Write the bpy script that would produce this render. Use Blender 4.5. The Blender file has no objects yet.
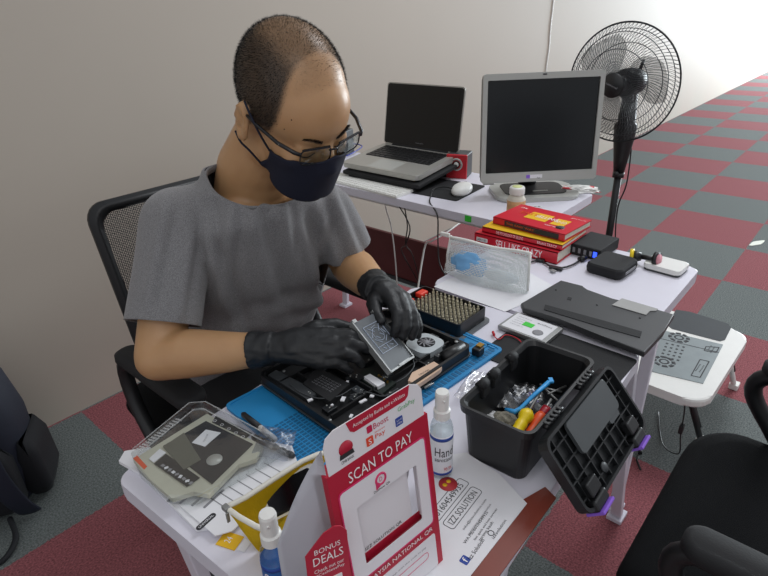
import bpy, bmesh, math, random
from math import pi, sin, cos, radians as Rd
from mathutils import Vector, Matrix, Euler, noise
from mathutils.bvhtree import BVHTree
random.seed(7)
SC = bpy.context.scene
COL = SC.collection
V = Vector

# ------------------------------------------------------------------ camera
CF, CP, CR, CY = 566.328, 0.4605576, -0.0374769, 0.7323921
CC = V((-3.4939413, -0.9359572, 1.2713622))
_f = V((cos(CY)*cos(CP), sin(CY)*cos(CP), -sin(CP)))
_r = V((sin(CY), -cos(CY), 0)); _u = _r.cross(_f)
CRT = _r*cos(CR) + _u*sin(CR); CUP = -_r*sin(CR) + _u*cos(CR); CFW = _f
cam = bpy.data.objects.new('camera', bpy.data.cameras.new('camera'))
COL.objects.link(cam)
m = Matrix((CRT, CUP, -CFW)).transposed().to_4x4(); m.translation = CC
cam.matrix_world = m
cam.data.lens = CF/768*36; cam.data.sensor_width = 36; cam.data.clip_start = 0.02
SC.camera = cam
SC.view_settings.view_transform = 'Standard'; SC.view_settings.look = 'None'
SC.view_settings.gamma = 1; SC.view_settings.use_curve_mapping = False
SC.view_settings.exposure = 0.0

# ------------------------------------------------------------------ light
W = bpy.data.worlds.new('world'); SC.world = W; W.use_nodes = True
W.node_tree.nodes['Background'].inputs[0].default_value = (0.92, 0.95, 1.0, 1)
W.node_tree.nodes['Background'].inputs[1].default_value = 0.58
def area(name, loc, target, sx, sy, power, col):
    d = bpy.data.lights.new(name, 'AREA'); d.shape = 'RECTANGLE'; d.size = sx; d.size_y = sy
    d.energy = power; d.color = col
    o = bpy.data.objects.new(name, d); COL.objects.link(o); o.location = loc
    o.rotation_euler = (V(target)-V(loc)).to_track_quat('-Z', 'Y').to_euler(); return o
area('window_daylight', (10.4, -1.3, 1.5), (8.2, 0.3, 0.8), 4.2, 2.6, 800, (0.86, 0.95, 1.0))
area('ceiling_panel_light', (-1.2, -0.5, 2.75), (-1.2, -0.5, 0), 1.2, 0.6, 26, (0.95, 0.97, 1.0))
area('ceiling_panel_light', (1.8, -1.6, 2.75), (1.8, -1.6, 0), 1.2, 0.6, 40, (0.92, 0.97, 1.0))
area('ceiling_panel_light', (-4.3, -1.7, 2.75), (-4.3, -1.7, 0), 1.2, 0.6, 8, (1.0, 0.97, 0.93))
area('ceiling_panel_light', (4.8, -1.6, 2.75), (4.8, -1.6, 0), 1.2, 0.6, 60, (0.9, 0.97, 1.0))

def at(px, py, z):
    d = CFW + CRT*((px-384)/CF) - CUP*((py-288)/CF)
    return CC + d*((z-CC.z)/d.z)
def dp(px, py, dist):
    return CC + (CFW + CRT*((px-384)/CF) - CUP*((py-288)/CF))*dist

# ------------------------------------------------------------------ materials
def lin(c):
    if isinstance(c, str): c = tuple(int(c[i:i+2], 16)/255 for i in (0, 2, 4))
    return tuple(x/12.92 if x <= .04045 else ((x+.055)/1.055)**2.4 for x in c) + (1,)
MATS = {}
def mat(name, col, rough=.5, metal=0., var=.06, vs=30., bump=0., bs=400., emit=None, es=1., spec=.5, trans=0., alpha=1., coat=0., sheen=0., stretch=None):
    if name in MATS: return MATS[name]
    m = bpy.data.materials.new(name); m.use_nodes = True; nt = m.node_tree; N = nt.nodes; L = nt.links
    b = N['Principled BSDF']; c = lin(col)
    b.inputs['Roughness'].default_value = rough; b.inputs['Metallic'].default_value = metal
    b.inputs['Specular IOR Level'].default_value = spec
    b.inputs['Transmission Weight'].default_value = trans; b.inputs['Alpha'].default_value = alpha
    b.inputs['Coat Weight'].default_value = coat; b.inputs['Sheen Weight'].default_value = sheen
    b.inputs['Base Color'].default_value = c
    tc = N.new('ShaderNodeTexCoord'); mp = N.new('ShaderNodeMapping'); L.new(tc.outputs['Object'], mp.inputs[0])
    if stretch: mp.inputs['Scale'].default_value = stretch
    if var:
        n = N.new('ShaderNodeTexNoise'); n.inputs['Scale'].default_value = vs; n.inputs['Detail'].default_value = 4
        L.new(mp.outputs[0], n.inputs['Vector'])
        mx = N.new('ShaderNodeMix'); mx.data_type = 'RGBA'
        mx.inputs[6].default_value = tuple(x*(1-var*2) for x in c[:3])+(1,); mx.inputs[7].default_value = tuple(min(1, x*(1+var*2)) for x in c[:3])+(1,)
        L.new(n.outputs[0], mx.inputs[0]); L.new(mx.outputs[2], b.inputs['Base Color'])
    if bump:
        n2 = N.new('ShaderNodeTexNoise'); n2.inputs['Scale'].default_value = bs; n2.inputs['Detail'].default_value = 3
        L.new(mp.outputs[0], n2.inputs['Vector'])
        bp = N.new('ShaderNodeBump'); bp.inputs['Strength'].default_value = bump; bp.inputs['Distance'].default_value = .002
        L.new(n2.outputs[0], bp.inputs['Height']); L.new(bp.outputs[0], b.inputs['Normal'])
    if emit:
        b.inputs['Emission Color'].default_value = lin(emit); b.inputs['Emission Strength'].default_value = es
    MATS[name] = m; return m
def meshmat(name, col, scale, hole, rough=.6, back=None):
    """woven net with round see-through holes"""
    m = bpy.data.materials.new(name); m.use_nodes = True; nt = m.node_tree; N = nt.nodes; L = nt.links
    b = N['Principled BSDF']; b.inputs['Base Color'].default_value = lin(col); b.inputs['Roughness'].default_value = rough
    tc = N.new('ShaderNodeTexCoord'); mp = N.new('ShaderNodeMapping'); mp.inputs['Scale'].default_value = (1, 0, 1); vr = N.new('ShaderNodeTexVoronoi'); vr.inputs['Scale'].default_value = scale
    vr.inputs['Randomness'].default_value = 0.15
    L.new(tc.outputs['Object'], mp.inputs[0]); L.new(mp.outputs[0], vr.inputs['Vector'])
    lt = N.new('ShaderNodeMath'); lt.operation = 'LESS_THAN'; lt.inputs[1].default_value = hole; L.new(vr.outputs['Distance'], lt.inputs[0])
    tr = N.new('ShaderNodeBsdfTransparent'); mx = N.new('ShaderNodeMixShader')
    L.new(lt.outputs[0], mx.inputs[0]); L.new(b.outputs[0], mx.inputs[1]); L.new(tr.outputs[0], mx.inputs[2])
    L.new(mx.outputs[0], N['Material Output'].inputs[0]); MATS[name] = m; return m
def clearmat(name, col='ffffff', fac=.12, rough=.08):
    m = bpy.data.materials.new(name); m.use_nodes = True; nt = m.node_tree; N = nt.nodes; L = nt.links
    tc = N.new('ShaderNodeTexCoord'); n = N.new('ShaderNodeTexNoise'); n.inputs['Scale'].default_value = 40
    L.new(tc.outputs['Object'], n.inputs['Vector'])
    bp = N.new('ShaderNodeBump'); bp.inputs['Strength'].default_value = .25; bp.inputs['Distance'].default_value = .003; L.new(n.outputs[0], bp.inputs['Height'])
    g = N.new('ShaderNodeBsdfGlossy'); g.inputs['Color'].default_value = (1, 1, 1, 1); g.inputs['Roughness'].default_value = rough; L.new(bp.outputs[0], g.inputs['Normal'])
    tr = N.new('ShaderNodeBsdfTransparent'); tr.inputs['Color'].default_value = lin(col)
    fr = N.new('ShaderNodeLayerWeight'); fr.inputs['Blend'].default_value = .25; L.new(bp.outputs[0], fr.inputs['Normal'])
    pw = N.new('ShaderNodeMath'); pw.operation = 'POWER'; pw.inputs[1].default_value = 2.; L.new(fr.outputs['Facing'], pw.inputs[0])
    ad = N.new('ShaderNodeMath'); ad.operation = 'MULTIPLY_ADD'; ad.use_clamp = True; ad.inputs[1].default_value = .6; ad.inputs[2].default_value = fac*.5; L.new(pw.outputs[0], ad.inputs[0])
    mx = N.new('ShaderNodeMixShader'); L.new(ad.outputs[0], mx.inputs[0]); L.new(tr.outputs[0], mx.inputs[1]); L.new(g.outputs[0], mx.inputs[2])
    L.new(mx.outputs[0], N['Material Output'].inputs[0]); MATS[name] = m; return m

K = mat('black_plastic', '17181a', .42); KM = mat('matte_black', '121316', .75, bump=.2)
KG = mat('black_gloss', '0a0b0e', .12); DG = mat('dark_grey_plastic', '3a3d40', .5)
WH = mat('white_laminate', 'dddbe6', .35, var=.015); WP = mat('white_plastic', 'e6e6e2', .35, var=.02)
PAP = mat('white_paper', 'e4e4e8', .8, var=.02); STL = mat('brushed_steel', '9a9b9a', .48, .8, bump=.1)
CHR = mat('chrome', 'd8d8d8', .15, 1.); SIL = mat('silver_plastic', 'b4b5b0', .4, .2, var=.02)
ALU = mat('aluminium', 'b9b8b2', .38, .55, var=.02); RED = mat('red_print', 'c21f2c', .5, var=.03)
BOOKR = mat('book_red', 'cc2233', .4, var=.03); YEL = mat('yellow_print', 'e8b71a', .5, var=.03)
MAR = mat('maroon_board', '5a2426', .5, var=.08, vs=12); INK = mat('ink', '2a2a2e', .7); INKW = mat('ink_white', 'f4f0f0', .6, var=0)
INKR = mat('ink_crimson', 'c4164a', .6, var=0); INKG = mat('ink_green', '5fae6a', .6, var=0); INKB = mat('ink_blue', '23449a', .6, var=0)
GRYI = mat('ink_grey', '8a8a8e', .7, var=0); BLU = mat('blue_silicone', '1f86c0', .55, var=.04); BLUD = mat('blue_silicone_groove', '10618f', .6)
ORG = mat('orange_plastic', 'e0521f', .4); YPL = mat('yellow_plastic', 'f0cf1a', .35); SKYP = mat('light_blue_plastic', '3fa3e6', .35)
PUR = mat('purple_plastic', '8a5fd0', .35); GRN = mat('green_sticker', '3ecf3e', .6); GOLD = mat('gold_contact', 'b8924a', .35, .8)
CLR = clearmat('clear_plastic', 'f4f6f6', .22); CLR2 = clearmat('clear_bottle', 'e9eef0', .10, .05)

# ------------------------------------------------------------------ mesh helper
def rr(w, d, r, n=5, cx=0, cy=0):
    P = []
    for sx, sy, a0 in ((1, 1, 0), (-1, 1, 90), (-1, -1, 180), (1, -1, 270)):
        for i in range(n+1):
            a = Rd(a0+90*i/n); P.append((cx+sx*(w/2-r)+r*cos(a), cy+sy*(d/2-r)+r*sin(a)))
    return P
def TR(x=0, y=0, z=0, rx=0, ry=0, rz=0):
    return Matrix.Translation((x, y, z)) @ Euler((rx, ry, rz)).to_matrix().to_4x4()
def frame(o, x, y):
    """matrix with origin o, x axis x, y axis near y"""
    x = V(x).normalized(); z = x.cross(V(y)).normalized(); y = z.cross(x)
    m = Matrix((x, y, z)).transposed().to_4x4(); m.translation = V(o); return m
class MB:
    def __init__(s): s.bm = bmesh.new()
    def add(s, tb, M=None, mi=0, sm=False):
        if M is not None: bmesh.ops.transform(tb, matrix=M, verts=tb.verts)
        for f in tb.faces: f.material_index = mi; f.smooth = sm
        me = bpy.data.meshes.new('t'); tb.to_mesh(me); tb.free(); s.bm.from_mesh(me); bpy.data.meshes.remove(me); return s
    def box(s, c, size, rot=(0, 0, 0), bev=0, seg=2, mi=0, M=None, sm=False):
        tb = bmesh.new(); bmesh.ops.create_cube(tb, size=1)
        bmesh.ops.scale(tb, vec=size, verts=tb.verts)
        if bev: bmesh.ops.bevel(tb, geom=tb.edges[:], offset=bev, segments=seg, profile=.5, affect='EDGES')
        X = TR(*c, *rot)
        return s.add(tb, (M @ X) if M else X, mi, sm)
    def prism(s, poly, z0, z1, M=None, mi=0, bev=0, sm=False):
        tb = bmesh.new(); b = [tb.verts.new((x, y, z0)) for x, y in poly]; t = [tb.verts.new((x, y, z1)) for x, y in poly]
        n = len(poly); bf = tb.faces.new(b[::-1]); tf = tb.faces.new(t)
        for i in range(n): tb.faces.new((b[i], b[(i+1) % n], t[(i+1) % n], t[i]))
        if bev:
            bmesh.ops.bevel(tb, geom=list(tf.edges)+list(bf.edges), offset=bev, segments=2, profile=.5, affect='EDGES')
        bmesh.ops.recalc_face_normals(tb, faces=tb.faces)
        return s.add(tb, M, mi, sm)
    def ring(s, po, pi_, z0, z1, M=None, mi=0):
        """frame between outer and inner outlines (same count)"""
        tb = bmesh.new(); n = len(po)
        A = [[tb.verts.new((x, y, z)) for x, y in P] for P, z in ((po, z0), (po, z1), (pi_, z1), (pi_, z0))]
        for k in range(4):
            for i in range(n): tb.faces.new((A[k][i], A[k][(i+1) % n], A[(k+1) % 4][(i+1) % n], A[(k+1) % 4][i]))
        bmesh.ops.recalc_face_normals(tb, faces=tb.faces)
        return s.add(tb, M, mi)
    def loft(s, rings, M=None, mi=0, sm=True, cap=True, close=True):
        tb = bmesh.new(); R = [[tb.verts.new(p) for p in r] for r in rings]; n = len(R[0])
        for a, b in zip(R, R[1:]):
            for i in range(n if close else n-1):
                tb.faces.new((a[i], a[(i+1) % n], b[(i+1) % n], b[i]))
        if cap and close: tb.faces.new(R[0][::-1]); tb.faces.new(R[-1])
        bmesh.ops.recalc_face_normals(tb, faces=tb.faces)
        return s.add(tb, M, mi, sm)
    def cyl(s, a, b, r, r2=None, n=16, mi=0, M=None, sm=True):
        return s.tube([a, b], [r, r if r2 is None else r2], n, mi, M, sm)
    def tube(s, pts, r, n=8, mi=0, M=None, sm=True, cap=True):
        pts = [V(p) for p in pts]; k = len(pts)
        if not isinstance(r, (list, tuple)): r = [r]*k
        rings = []; up = None
        for i, p in enumerate(pts):
            t = (pts[min(i+1, k-1)]-pts[max(i-1, 0)]).normalized()
            if up is None: up = t.orthogonal().normalized()
            up = (up - t*up.dot(t))
            up = up.normalized() if up.length > 1e-6 else t.orthogonal().normalized()
            q = t.cross(up)
            rings.append([p+(up*cos(2*pi*j/n)+q*sin(2*pi*j/n))*r[i] for j in range(n)])
        return s.loft(rings, M, mi, sm, cap)
    def lathe(s, prof, M=None, n=24, mi=0, sm=True):
        return s.loft([[(r*cos(2*pi*j/n), r*sin(2*pi*j/n), z) for j in range(n)] for r, z in [(max(r, 1e-4), z) for r, z in prof]], M, mi, sm)
    def torus(s, R, r, M=None, n=48, k=8, mi=0, a0=0, a1=2*pi):
        full = abs(a1-a0-2*pi) < 1e-6
        P = [(R*cos(a0+(a1-a0)*i/n), R*sin(a0+(a1-a0)*i/n), 0) for i in range(n+1)]
        tb = bmesh.new(); rings = []
        for i in range(n if full else n+1):
            a = a0+(a1-a0)*i/n
            rings.append([tb.verts.new(((R+r*cos(2*pi*j/k))*cos(a), (R+r*cos(2*pi*j/k))*sin(a), r*sin(2*pi*j/k))) for j in range(k)])
        m_ = len(rings)
        for i in range(m_ if full else m_-1):
            for j in range(k): tb.faces.new((rings[i][j], rings[(i+1) % m_][j], rings[(i+1) % m_][(j+1) % k], rings[i][(j+1) % k]))
        return s.add(tb, M, mi, True)
    def ball(s, c, r, M=None, mi=0, u=20, v=12, rot=(0, 0, 0)):
        if not isinstance(r, (list, tuple)): r = (r, r, r)
        tb = bmesh.new(); bmesh.ops.create_uvsphere(tb, u_segments=u, v_segments=v, radius=1)
        X = TR(*c, *rot) @ Matrix.Diagonal((*r, 1))
        return s.add(tb, (M @ X) if M else X, mi, True)
    def surf(s, f, nu, nv, M=None, mi=0, sm=True, thick=0):
        tb = bmesh.new(); G = [[tb.verts.new(f(i/nu, j/nv)) for j in range(nv+1)] for i in range(nu+1)]
        for i in range(nu):
            for j in range(nv): tb.faces.new((G[i][j], G[i+1][j], G[i+1][j+1], G[i][j+1]))
        if thick: bmesh.ops.solidify(tb, geom=tb.faces[:], thickness=thick)
        return s.add(tb, M, mi, sm)
    def text(s, string, w, h, M, mi=0, ext=.0002):
        """lettering fitted into w x h, centred on the xy plane of M"""
        cu = bpy.data.curves.new('t', 'FONT'); cu.body = string; cu.resolution_u = 2; cu.extrude = 0
        o = bpy.data.objects.new('t', cu); me = bpy.data.meshes.new_from_object(o)
        xs = [v.co.x for v in me.vertices]; ys = [v.co.y for v in me.vertices]
        x0, x1, y0, y1 = min(xs), max(xs), min(ys), max(ys)
        tb = bmesh.new(); tb.from_mesh(me)
        X = Matrix.Diagonal((w/(x1-x0), h/(y1-y0), 1, 1)) @ Matrix.Translation((-(x0+x1)/2, -(y0+y1)/2, 0))
        X = Matrix.Translation((0, 0, ext)) @ X
        bpy.data.objects.remove(o); bpy.data.curves.remove(cu); bpy.data.meshes.remove(me)
        return s.add(tb, M @ X, mi)
    def build(s, name, mats, parent=None, loc=None, rot=None, label=None):
        me = bpy.data.meshes.new(name); s.bm.to_mesh(me); s.bm.free()
        for m_ in (mats if isinstance(mats, (list, tuple)) else [mats]): me.materials.append(m_)
        o = bpy.data.objects.new(name, me); COL.objects.link(o)
        if parent: o.parent = parent
        if loc is not None: o.location = loc
        if rot is not None: o.rotation_euler = rot
        if label: o['label'] = label
        return o
def tag(o, label, cat, group=None):
    o['label'] = label; o['category'] = cat
    if group: o['group'] = group
    return o
def thing(name, label, cat, loc=(0, 0, 0), rz=0, group=None, rot=None):
    o = bpy.data.objects.new(name, None); COL.objects.link(o); o.empty_display_size = .02
    o.location = loc; o.rotation_euler = rot if rot is not None else (0, 0, rz)
    return tag(o, label, cat, group)
def copy_tree(o, parent=None):
    c = o.copy(); COL.objects.link(c); c.parent = parent
    for ch in [x for x in bpy.data.objects if x.parent == o]: copy_tree(ch, c)
    return c
def remesh(mb, voxel, smooth=6, fac=.5):
    me = bpy.data.meshes.new('r'); mb.bm.to_mesh(me); mb.bm.free()
    o = bpy.data.objects.new('r', me); COL.objects.link(o)
    r = o.modifiers.new('r', 'REMESH'); r.mode = 'VOXEL'; r.voxel_size = voxel
    if smooth:
        q = o.modifiers.new('s', 'SMOOTH'); q.iterations = smooth; q.factor = fac
    dg = bpy.context.evaluated_depsgraph_get(); dg.update()
    me2 = bpy.data.meshes.new_from_object(o.evaluated_get(dg))
    bm = bmesh.new(); bm.from_mesh(me2)
    bpy.data.objects.remove(o); bpy.data.meshes.remove(me); bpy.data.meshes.remove(me2)
    for f in bm.faces: f.smooth = True
    r = MB(); r.bm.free(); r.bm = bm; return r
def chain(mb, pts, rad, n=14):
    """tapering limb with a ball at every joint"""
    for i in range(len(pts)-1): mb.cyl(pts[i], pts[i+1], rad[i], rad[i+1], n=n)
    for p_, r_ in zip(pts, rad): mb.ball(p_, r_, u=14, v=10)

# ------------------------------------------------------------------ structure
def struct(o): o['kind'] = 'structure'; return o
cm = bpy.data.materials.new('carpet_tiles'); cm.use_nodes = True; nt = cm.node_tree; N = nt.nodes; L = nt.links
b = N['Principled BSDF']; b.inputs['Roughness'].default_value = .95; b.inputs['Specular IOR Level'].default_value = .15
tc = N.new('ShaderNodeTexCoord'); mp = N.new('ShaderNodeMapping'); mp.inputs['Location'].default_value = (0, 0, .5); L.new(tc.outputs['Object'], mp.inputs[0])
ch = N.new('ShaderNodeTexChecker'); ch.inputs['Scale'].default_value = 2
ch.inputs[1].default_value = lin('8f565b'); ch.inputs[2].default_value = lin('6c7271')
nz = N.new('ShaderNodeTexNoise'); nz.inputs['Scale'].default_value = 200; nz.inputs['Detail'].default_value = 3; L.new(tc.outputs['Object'], nz.inputs['Vector'])
nb = N.new('ShaderNodeTexNoise'); nb.inputs['Scale'].default_value = 6; L.new(tc.outputs['Object'], nb.inputs['Vector'])
# the tile edges are a little fuzzy
vm = N.new('ShaderNodeVectorMath'); vm.operation = 'MULTIPLY_ADD'; vm.inputs[1].default_value = (.016, .016, 0)
L.new(nz.outputs['Color'], vm.inputs[0]); L.new(mp.outputs[0], vm.inputs[2]); L.new(vm.outputs[0], ch.inputs[0])
r1 = N.new('ShaderNodeMapRange'); r1.inputs['From Min'].default_value = .3; r1.inputs['From Max'].default_value = .7
r1.inputs['To Min'].default_value = .55; r1.inputs['To Max'].default_value = 1.4; L.new(nz.outputs[0], r1.inputs[0])
mx = N.new('ShaderNodeMix'); mx.data_type = 'RGBA'; mx.blend_type = 'MULTIPLY'; mx.inputs[0].default_value = 1
L.new(ch.outputs[0], mx.inputs[6]); L.new(r1.outputs[0], mx.inputs[7]); L.new(mx.outputs[2], b.inputs['Base Color'])
bp = N.new('ShaderNodeBump'); bp.inputs['Strength'].default_value = .5; bp.inputs['Distance'].default_value = .004
L.new(nz.outputs[0], bp.inputs['Height']); L.new(bp.outputs[0], b.inputs['Normal'])
fl = MB(); fl.box((3, -2.5, -.05), (18, 7.2, .1)); struct(fl.build('floor', cm))
wallm = mat('wall_paint', 'b2a99d', .6, var=.012, vs=3, bump=.05, bs=60)
wl = MB(); wl.box((3, 1.06, 1.45), (18, .12, 3.1)); struct(wl.build('wall_back', wallm))

# ------------------------------------------------------------------ tables
T = .72
def desk(label, x0, x1, y0, y1, legs, rz=0):
    cx, cy = (x0+x1)/2, (y0+y1)/2; w, d = x1-x0, y1-y0
    t = thing('folding_desk', label, 'desk', (cx, cy, 0), rz)
    a = MB(); a.prism(rr(w, d, .022), T-.026, T, bev=.003); a.build('desktop', WH, t)
    for lx, ly, fx, fy in legs:
        a = MB(); p0, p1 = V((lx-cx, ly-cy, T-.026)), V((fx-cx, fy-cy, 0.0))
        dx = (p1-p0).normalized(); M = frame((p0+p1)/2, dx, (0, 1, 0))
        a.box((0, 0, 0), ((p1-p0).length-.012, .028, .018), M=M, bev=.002)
        a.box((p1.x, p1.y, .006), (.05, .04, .012), bev=.002)
        a.build('leg', WH, t)
    a = MB(); a.box((0, 0, T-.04), (w-.1, d-.1, .026)); a.build('underframe', WP, t)
    return t
A0, A1, A2, A3 = -3.305, -2.600, -.260, -.735
desk('white desk in the foreground holding the opened laptop, the payment stand and the black toolbox', A0, A1, A3, A2,
     [(-3.27, -.70, -3.20, -.70), (-3.27, -.32, -3.20, -.32), (-2.75, -.60, -2.85, -.60), (-2.75, -.32, -2.82, -.32)], Rd(3))
B0, B1, B2, B3 = -2.588, -2.163, -.262, -.698
desk('white desk in the middle holding the red books, mesh pouch and power bank', B0, B1, B3, B2,
     [(-2.50, -.672, -2.265, -.655), (-2.5, -.30, -2.30, -.30), (-2.2, -.64, -2.24, -.64), (-2.2, -.30, -2.24, -.30)])
C0, C1, C2, C3 = -2.157, -1.757, .86, -.285
tC = desk('white desk at the back holding the computer monitor and the silver laptop', C0, C1, C3, C2,
     [(-1.8, -.22, -1.84, -.22), (-2.1, .80, -2.1, .80), (-1.8, .80, -1.84, .80)])
cx, cy = (C0+C1)/2, (C2+C3)/2
a = MB(); a.box((-1.80-cx, .29-cy, .32), (.016, 1.0, .19), bev=.002); a.build('modesty_panel', MAR, tC, label='maroon modesty panel')
a = MB(); a.box((-1.80-cx, .29-cy, .217), (.03, 1.06, .016)); a.build('rail', DG, tC)
a = MB(); a.box((C0-cx-.0008, -.075-cy, T-.012), (.0012, .022, .018)); a.build('green_tape', GRN, tC, label='small green tape on the desk edge')
# ------------------------------------------------------------------ things on the back desk
# silver laptop on a black cooling pad
def back_laptop():
    pad = MB(); pad.box((0, 0, .034), (.35, .25, .014), rot=(Rd(6), 0, 0), bev=.004); pad.box((0, .10, .021), (.30, .02, .042), bev=.003); pad.box((0, -.11, .011), (.30, .02, .022), bev=.002)
    tag(pad.build('laptop_stand', KM, None, (-1.955, .342, T+.0005), (0, 0, Rd(-90))), 'black sloping stand under the silver laptop on the back desk', 'laptop stand')
    t = thing('laptop', 'silver open laptop with a dark screen on the back desk', 'laptop', (-1.945, .358, T+.0575), rot=(Rd(6), 0, Rd(-90))); t.scale = (1.07, 1.07, 1.0)
    a = MB(); a.prism(rr(.325, .227, .014), -.009, .009, bev=.002)
    a.prism(rr(.105, .075, .003), .009, .0092, M=TR(0, -.068, 0), mi=1); a.build('base', [ALU, SIL], t)
    a = MB(); a.prism(rr(.275, .108, .004), .0088, .0094, M=TR(0, .035, 0))
    for r in range(6):
        n = 14 if r < 5 else 9
        for i in range(n):
            w = .272/14
            if r == 5:
                w = .015; x = [-.128, -.109, -.09, -.07, 0, .07, .09, .109, .128][i]; ww = .1 if i == 4 else .016
            else: x = -.136+w*(i+.5); ww = w-.003
            a.box((x, .081-r*.0182, .0104), (ww, .0152, .002), bev=.0006, seg=1, mi=1)
    a.build('keyboard', [KM, K], t)
    sc = MB(); M = TR(0, .108, .010, Rd(90-14), 0, 0)
    sc.prism(rr(.325, .222, .012, cy=.111), -.004, .0, M=M); sc.prism(rr(.317, .214, .01, cy=.111), 0, .0012, M=M, mi=1)
    sc.prism(rr(.288, .180, .001, cy=.117), .0012, .0015, M=M, mi=2)
    sc.text('MacBook Pro', .034, .0035, M @ TR(0, .017, .0013), 3)
    sc.build('screen', [ALU, mat('laptop_glass', '0c0d10', .1, spec=.5), mat('laptop_panel', '090a0c', .08), GRYI], t)
    a = MB(); a.cyl((-.12, .108, .008), (.12, .108, .008), .006, n=12); a.build('hinge', KM, t)
back_laptop()
# white keyboard
t = thing('keyboard', 'slim white keyboard at the front edge of the back desk', 'keyboard', (-2.105, .395, T), Rd(-93))
a = MB(); a.prism(rr(.40, .092, .008), 0.0005, .007, bev=.001); a.build('body', WP, t)
a = MB()
for r in range(5):
    for i in range(19): a.box((-.188+.0209*i, .034-r*.0172, .0085), (.0185, .0148, .003), bev=.0007, seg=1)
a.build('keys', WP, t)
# mouse pad and mouse
a = MB(); a.prism(rr(.19, .205, .008), .0003, .003); tag(a.build('mouse_pad', KM, None, (-1.985, .133, T), (0, 0, Rd(4))), 'black mouse pad under the white mouse on the back desk', 'mouse pad')
mp_ = at(462, 190, T+.01)
t = thing('computer_mouse', 'small white wired mouse on the black mouse pad', 'mouse', (mp_.x, mp_.y, T+.0035), Rd(-75))
a = MB(); a.loft([[(x*k*.031, y*k*.055, z) for x, y in [(cos(q*pi/12), sin(q*pi/12)) for q in range(24)]] for k, z in ((.93, 0), (1, .006), (.98, .014), (.85, .021), (.55, .0265), (.15, .0285))]); a.build('shell', WP, t)
a = MB(); a.cyl((-.004, .034, .020), (.004, .034, .020), .006, n=12); a.build('scroll_wheel', GRYI, t)
c0 = V((mp_.x-.005, mp_.y-.03, T+.012))
pts = [at(459, 191, T+.012), at(446, 187, T+.012), at(434, 189, T+.006), at(430.5, 197, T+.004), at(430, 203, T+.003), V((-2.168, .028, T-.02)), V((-2.175, .02, .62)), V((-2.19, 0.0, .55)), V((-2.2, -.06, .50))]
def smooth_path(P, n=5):
    P = [V(p) for p in P]; out = []
    for i in range(len(P)-1):
        a_, b_, c_, d_ = P[max(i-1, 0)], P[i], P[i+1], P[min(i+2, len(P)-1)]
        for k in range(n):
            t_ = k/n; out.append(.5*((2*b_)+(c_-a_)*t_+(2*a_-5*b_+4*c_-d_)*t_*t_+(3*b_-a_-3*c_+d_)*t_**3))
    return out+[P[-1]]
a = MB(); a.tube(smooth_path(pts), .0022, n=6); a.build('cord', K, t).matrix_parent_inverse = (Matrix.Translation(t.location) @ Euler(t.rotation_euler).to_matrix().to_4x4()).inverted()
# red speaker
t = thing('desk_speaker', 'small red-fronted cube speaker between the silver laptop and the monitor', 'speaker', (-1.845, .178, T), Rd(-72))
a = MB(); a.box((0, .03, .042), (.072, .07, .084), bev=.004); a.build('cabinet', DG, t)
a = MB(); a.box((0, -.009, .042), (.074, .010, .084), bev=.003); a.build('front_panel', RED, t, label='red front panel')
a = MB(); X = TR(0, -.0145, .050, Rd(90)); a.torus(.019, .0035, X, mi=0); a.lathe([(.0, .002), (.010, .001), (.019, -.004)], X, mi=1); a.ball((0, 0, .002), (.009, .009, .004), X, mi=2)
a.build('driver_cone', [SIL, K, WP], t)
# second speaker behind the head
sp = at(349, 136, T)
t = thing('desk_speaker', 'dark box speaker on the back desk left of the silver laptop, partly behind the head', 'speaker', (-1.83, .775, T), Rd(-75))
a = MB(); a.box((0, .03, .05), (.06, .07, .10), bev=.004); a.build('cabinet', DG, t)
a = MB(); a.box((0, -.009, .05), (.062, .010, .10), bev=.003); a.build('front_panel', K, t)
# blue cable
pts = [at(x, y, T+z) for x, y, z in ((352, 146, .006), (340, 148, .004), (338, 152, .004), (345, 156, .006), (356, 151, .010), (362, 146, .006), (352, 144, .004), (342, 150, .009), (335, 156, .004), (331, 164, .004))]
a = MB(); a.tube(smooth_path(pts), .0025, n=6); tag(a.build('coiled_cable', mat('blue_cable', '1c2f9c', .4)), 'thin blue coiled cable on the back desk beside the silver laptop', 'cable')
# monitor
mc = V((-1.860, -.129, T)); mrot = Rd(-46.1)
t = thing('computer_monitor', 'square grey flat computer monitor with a black screen on the back desk', 'monitor', mc, mrot); t.scale = (.97, .97, .985)
M = TR(-.01, -.035, .215, Rd(90-5), 0, 0)
a = MB(); a.ring(rr(.366, .318, .010), rr(.338, .270, .003, cy=.006), 0, .016, M=M, mi=0)
a.text('hp', .010, .006, M @ TR(0, -.148, .0162), 1); a.box((0, .153, .0165), (.012, .004, .001), mi=1, M=M)
a.prism(rr(.050, .011, .001), .016, .0163, M=M @ TR(-.014, -.143, 0), mi=2)
a.prism(rr(.012, .011, .001), .0163, .0166, M=M @ TR(-.034, -.143, 0), mi=3)
a.build('bezel', [SIL, INK, PAP, PUR], t)
a = MB(); a.prism(rr(.339, .271, .003, cy=.006), .004, .010, M=M); a.build('screen', mat('monitor_glass', '0b0f13', .22, spec=.4), t)
a = MB(); a.prism(rr(.360, .312, .012), -.022, 0, M=M, bev=.004); a.prism(rr(.24, .22, .03), -.05, -.022, M=M, bev=.008); a.build('back_cover', DG, t)
a = MB(); a.tube([(-.01, .055, .02), (-.01, .052, .10), (-.01, .028, .20)], [.03, .028, .026], n=14); a.build('neck', K, t)
a = MB(); a.prism(rr(.27, .19, .05), .0003, .014, bev=.004, M=TR(-.005, .0, 0), mi=0); a.prism(rr(.20, .13, .03), .014, .0165, M=TR(-.005, .005, 0), mi=1); a.prism(rr(.05, .006, .002), .0165, .0175, M=TR(.01, -.03, 0), mi=0)
a.build('stand_base', [SIL, K], t)
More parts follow.
